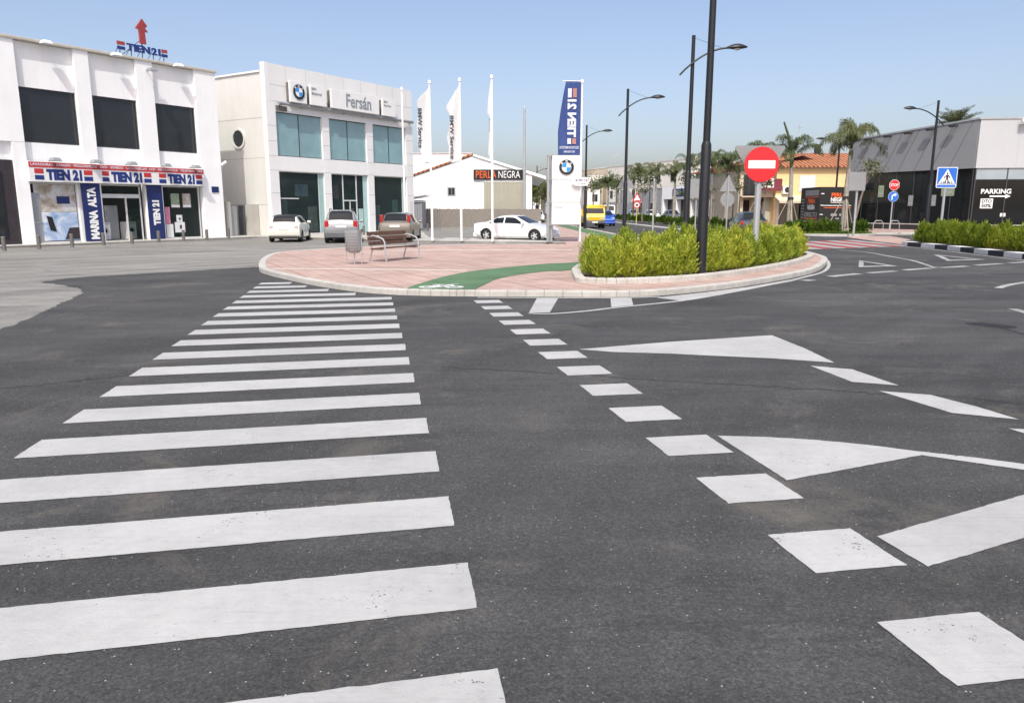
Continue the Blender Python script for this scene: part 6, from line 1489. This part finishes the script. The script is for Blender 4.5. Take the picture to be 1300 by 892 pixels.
def palm_mesh(seed, nf=19, L=3.0, droop=1.0, stiff=False):
    q = random.Random(seed); V, F = [], []
    for i in range(nf):
        a = 2 * math.pi * i / nf * 2.4 + q.gauss(0, .25)
        el = R(q.uniform(8, 85)) if stiff else R(q.choice([88, 82, 76, 68, 55, 38]) + q.gauss(0, 4)); Lf = L * q.uniform(.75, 1.1)
        out = Vector((math.cos(a), math.sin(a), 0)); d = out * math.cos(el) + Vector((0, 0, math.sin(el))); p = Vector((0, 0, 0)); N = 26
        side = Vector((-math.sin(a), math.cos(a), 0))
        for k in range(N):
            u = k / (N - 1)
            d = (d + Vector((0, 0, -1)) * (.0 + .36 * u ** 1.9) * droop + out * .02).normalized()
            nx_ = p + d * (Lf / N); o = len(V); w_ = .026 * (1 - u) + .007
            V += [tuple(p - side * w_), tuple(p + side * w_), tuple(nx_ + side * w_), tuple(nx_ - side * w_)]; F.append((o, o + 1, o + 2, o + 3))
            if u > .16:
                for s_ in (-1, 1, -1, 1, -1, 1):
                    ll = .78 * (math.sin(math.pi * (.12 + .83 * u)) ** .6) * q.uniform(.7, 1.1) * L / 2.9
                    upv = d.cross(side).normalized() * q.uniform(-.7, .7)
                    b0 = p + d * (Lf / N) * q.random()
                    ld = (side * s_ * .75 + d * .7 + upv * .7).normalized(); m1 = b0 + ld * ll * .45
                    e = m1 + (ld * .5 + Vector((0, 0, -1)) * q.uniform(.6, 1.6) * (droop if not stiff else .2) + d * .25).normalized() * ll * .6
                    wv_ = d.cross(ld).cross(ld).normalized() * .017; o = len(V)
                    V += [tuple(b0 - wv_ * .5), tuple(b0 + wv_ * .5), tuple(m1 + wv_), tuple(m1 - wv_), tuple(e)]; F += [(o, o + 1, o + 2, o + 3), (o + 3, o + 2, o + 4)]
            p = nx_
    me = bpy.data.meshes.new('crown'); me.from_pydata(V, [], F); me.materials.append(M['palm']); return me
pc = [palm_mesh(5), palm_mesh(6, 13), palm_mesh(8, 16)]
pstiff = palm_mesh(9, 30, 2.9, .25, True)
def palm(loc, h, label, ci=0, sc_=1.0, stakes=False, lean=(0, 0), spear=False, rz=0, crown=None, r0=.2):
    t = thing('palm_tree', label, 'palm', loc, rz, 'street palms')
    b = MB(); P = []; Rr = []
    for k in range(13):
        u = k / 12; P.append((lean[0] * u * u, lean[1] * u * u, h * u)); Rr.append(r0 * (1.12 if u < .04 else 1.0) * (1 - .42 * u) * (1 + .05 * (k % 2)))
    b.tube(P, Rr, 12); b.build('trunk', M['trunk'], t, True)
    c = link('crown', crown or pc[ci], t); c.location = (lean[0], lean[1], h - .12); c.rotation_euler = (0, 0, rz + ci * 1.3 + .4); c.scale = (sc_,) * 3
    b = MB(); b.tube([(lean[0], lean[1], h - .7), (lean[0], lean[1], h - .3), (lean[0], lean[1], h + .25)], [r0 * .62, r0 * .75, r0 * .3], 10); b.build('crown_shaft', M['palm'], t, True)
    if spear: b = MB(); b.tube([(lean[0], lean[1], h), (lean[0] - .35, lean[1], h + 1.5), (lean[0] - .75, lean[1], h + 2.5)], [.10, .10, .06], 8); b.build('spear_leaf', M['palm'], t)
    if stakes:
        for a in (.5, 2.6, 4.6): b = MB(); b.tube([(1.15 * math.cos(a), 1.15 * math.sin(a), 0), (.14 * math.cos(a), .14 * math.sin(a), 2.3)], .035, 6); b.build('stake', M['stake'], t)
        b = MB(); b.tube([(0, 0, 2.2), (0, 0, 2.4)], r0 * 1.08, 12); b.build('strap', M['dark'], t)
    return t
palm((22.55, 51.6, .13), 5.5, 'tallest nearest palm tied to three wooden stakes at the verge corner', 0, 1.0, True, (.12, 0))
palm((20.45, 56, .13), 5.2, 'palm with a stiff upright spear leaf right of the no entry sign', 1, .95, True, (-.1, 0), True)
palm((19.3, 60, .13), 5.0, 'palm whose crown shows just above the no entry sign', 2, .92, True)
palm((18.85, 67, .13), 4.7, 'drooping palm between the no entry sign and the nearest street lamp', 0, .95, False, rz=2)
palm((19.0, 73, .13), 5.4, 'palm right behind the nearest street lamp pole', 1, .95, False, rz=1)
palm((18.4, 79.5, .13), 5.4, 'palm left of the second street lamp pole with arching fronds', 2, .9, False, rz=.5)
palm((18.3, 86, .13), 5.0, 'far palm before the low white shop', 0, .9, False, rz=3)
palm((17.5, 93, .13), 5.6, 'slender far palm with a tall crown before the grey building', 1, .8, False, rz=4)
palm((16.5, 100, .13), 5.6, 'bushy far palm right of the third street lamp', 2, .95, False, rz=2.2)
palm((15.0, 108, .13), 4.3, 'far palm just left of the third street lamp', 1, .75, False, rz=.9)
palm((14.1, 112, .13), 4.7, 'far palm above the blue car on the right', 0, .85, False, rz=5)
palm((13.5, 116, .13), 4.4, 'far dark palm above the blue car on the left', 2, .85, False, rz=1.6)
palm((37.75, 66, 0), 8.5, 'stiff feathery palm crown rising behind the flat roof of the glass showroom', 0, .75, False, crown=pstiff)

def tree(name, loc, h, cr, label, seed, nleaf=420, ls=.16, lean=(0, 0), clear=.5, group=None):
    q = random.Random(seed); t = thing(name, label, 'tree', loc, 0, group)
    b = MB(); tp = Vector((lean[0], lean[1], h * .85)); b.tube([(0, 0, 0), (lean[0] * .45, lean[1] * .45, h * .45), tuple(tp)], [h * .016 + .02, h * .012 + .015, .012], 7)
    cl = []
    for k in range(11):
        a = q.uniform(0, 6.3); u = q.uniform(clear, 1.0); base = Vector((lean[0] * u, lean[1] * u, h * u * .85)); e = Vector((lean[0] + cr * q.uniform(.3, .95) * math.cos(a), lean[1] + cr * q.uniform(.3, .95) * math.sin(a), h * (clear + (1 - clear) * q.uniform(.3, 1.0))))
        b.tube([tuple(base), tuple(base.lerp(e, .5) + Vector((0, 0, .06))), tuple(e)], [.022, .014, .006], 5); cl.append(e)
    b.build('trunk', M['bark'], t, True)
    V, F = [], []
    for k in range(nleaf):
        c_ = cl[q.randrange(len(cl))]; p = c_ + Vector((q.gauss(0, cr * .22), q.gauss(0, cr * .22), q.gauss(0, cr * .2))); d = Vector((q.gauss(0, 1), q.gauss(0, 1), q.gauss(-.3, .7))).normalized(); s_ = d.cross(Vector((q.gauss(0, 1), q.gauss(0, 1), q.gauss(0, 1)))).normalized(); l_ = ls * q.uniform(.6, 1.3); o = len(V)
        V += [tuple(p), tuple(p + d * l_ * .5 + s_ * l_ * .28), tuple(p + d * l_), tuple(p + d * l_ * .5 - s_ * l_ * .28)]; F.append((o, o + 1, o + 2, o + 3))
    raw('crown', V, F, [M['treeleaf']], t); return t
tree('sapling_tree', (25.0, 55.6, .12), 5.1, .85, 'leaning young tree before the left end of the dark glass showroom', 31, 420, .16, (.9, 0), .72)
tree('sapling_tree', (23.2, 70, .1), 4.2, .8, 'small young tree above the black advertising box', 32, 150, .26, (0, 0), .75)
tree('sapling_tree', (18.8, 63, .1), 4.1, .6, 'thin young tree just right of the no entry sign post', 33, 130, .2, (0, 0), .7)
tree('sapling_tree', (17.7, 68, .1), 3.6, .5, 'thin sapling by the pale green house behind the sign backs', 34, 110, .2, (0, 0), .6)
tree('sapling_tree', (15.4, 90, .1), 4.5, .8, 'thin sapling before the low white shop', 35, 140, .25, (0, 0), .6)
tree('street_tree', (8.0, 125, 0), 7.6, 1.7, 'small round crowned tree just right of the fourth street lamp', 36, 500, .3, (0, 0), .72)
tree('street_tree', (6.1, 84, 0), 5.6, .8, 'small tree directly behind the fourth street lamp', 37, 180, .24, (0, 0), .7)
tree('street_tree', (9.6, 140, 0), 8.2, 2.4, 'olive brown far tree beyond the yellow van', 38, 700, .34, (0, 0), .35)
for k, (x, y, h, c_, lab) in enumerate([(17.3, 96, 6.4, 1.5, 'leafy street tree between the second and third street lamps, nearer the second'), (16.4, 103, 6.9, 1.6, 'leafy street tree between the second and third street lamps, nearer the third'), (15.3, 112, 6.6, 1.7, 'leafy street tree right behind the third street lamp'), (13.0, 122, 6.6, 1.6, 'olive green street tree left of the third street lamp'), (19.6, 84, 4.8, 1.0, 'low leafy street tree before the pale grey green house')]): tree('street_tree', (x, y, .1), h, c_, lab, 70 + k, 650, .27, (0, 0), .55, 'trees along the right of the far street')
for k, (x, y, h, c_, lab) in enumerate([(3.6, 102, 5.2, 1.8, 'bushy dark tree nearest the totem sign on its left'), (2.9, 108, 4.7, 1.9, 'bushy dark tree in the gap right of the warehouse'), (4.6, 116, 5.6, 2.0, 'bushy dark tree half hidden behind the totem sign'), (5.3, 128, 6.0, 2.0, 'bushy dark tree at the left kerb far beyond the totem sign')]): tree('street_tree', (x, y, 0), h, c_, lab, 50 + k, 900, .34, (0, 0), .35, 'trees along the far left pavement')
wsh = thing('shade_shrub', 'green bush in the shade under the yellow house awning', 'shrub', (30.2, 73.0, 0)); link('foliage', conifer(61, 1.9, .9, 160, .22, .07, 'lowgreen'), wsh)
b = MB(); b.tube([(0, 0, 0), (0, 0, 1.2)], .04, 6); b.build('stem', M['twig'], wsh)
# far hill line of trees behind everything is below the roofs: one soft far wood
fw = MB(); q = random.Random(77)
for k in range(5200):
    x = q.uniform(-160, 190); y = q.uniform(300, 330); hh = 4.5 + 2.2 * math.sin(x * .05) + 1.5 * math.sin(x * .17 + 1); z = q.uniform(0, max(1.5, hh)); s_ = q.uniform(.5, 1.1); a = q.uniform(0, 6.3); e = q.uniform(-.8, .8)
    fw.add([(x - s_ * math.cos(a), y - s_ * math.sin(a), z - s_ * .4), (x + s_ * math.cos(a), y + s_ * math.sin(a), z - s_ * .3 + e * .3), (x + s_ * .6 * math.cos(a + e), y + s_ * .6 * math.sin(a + e), z + s_ * .8), (x - s_ * .6 * math.cos(a + e), y - s_ * .6 * math.sin(a - e), z + s_ * .7)], [(0, 1, 2, 3)])
o = fw.build('far_wood', M['treeleaf']); o['kind'] = 'stuff'
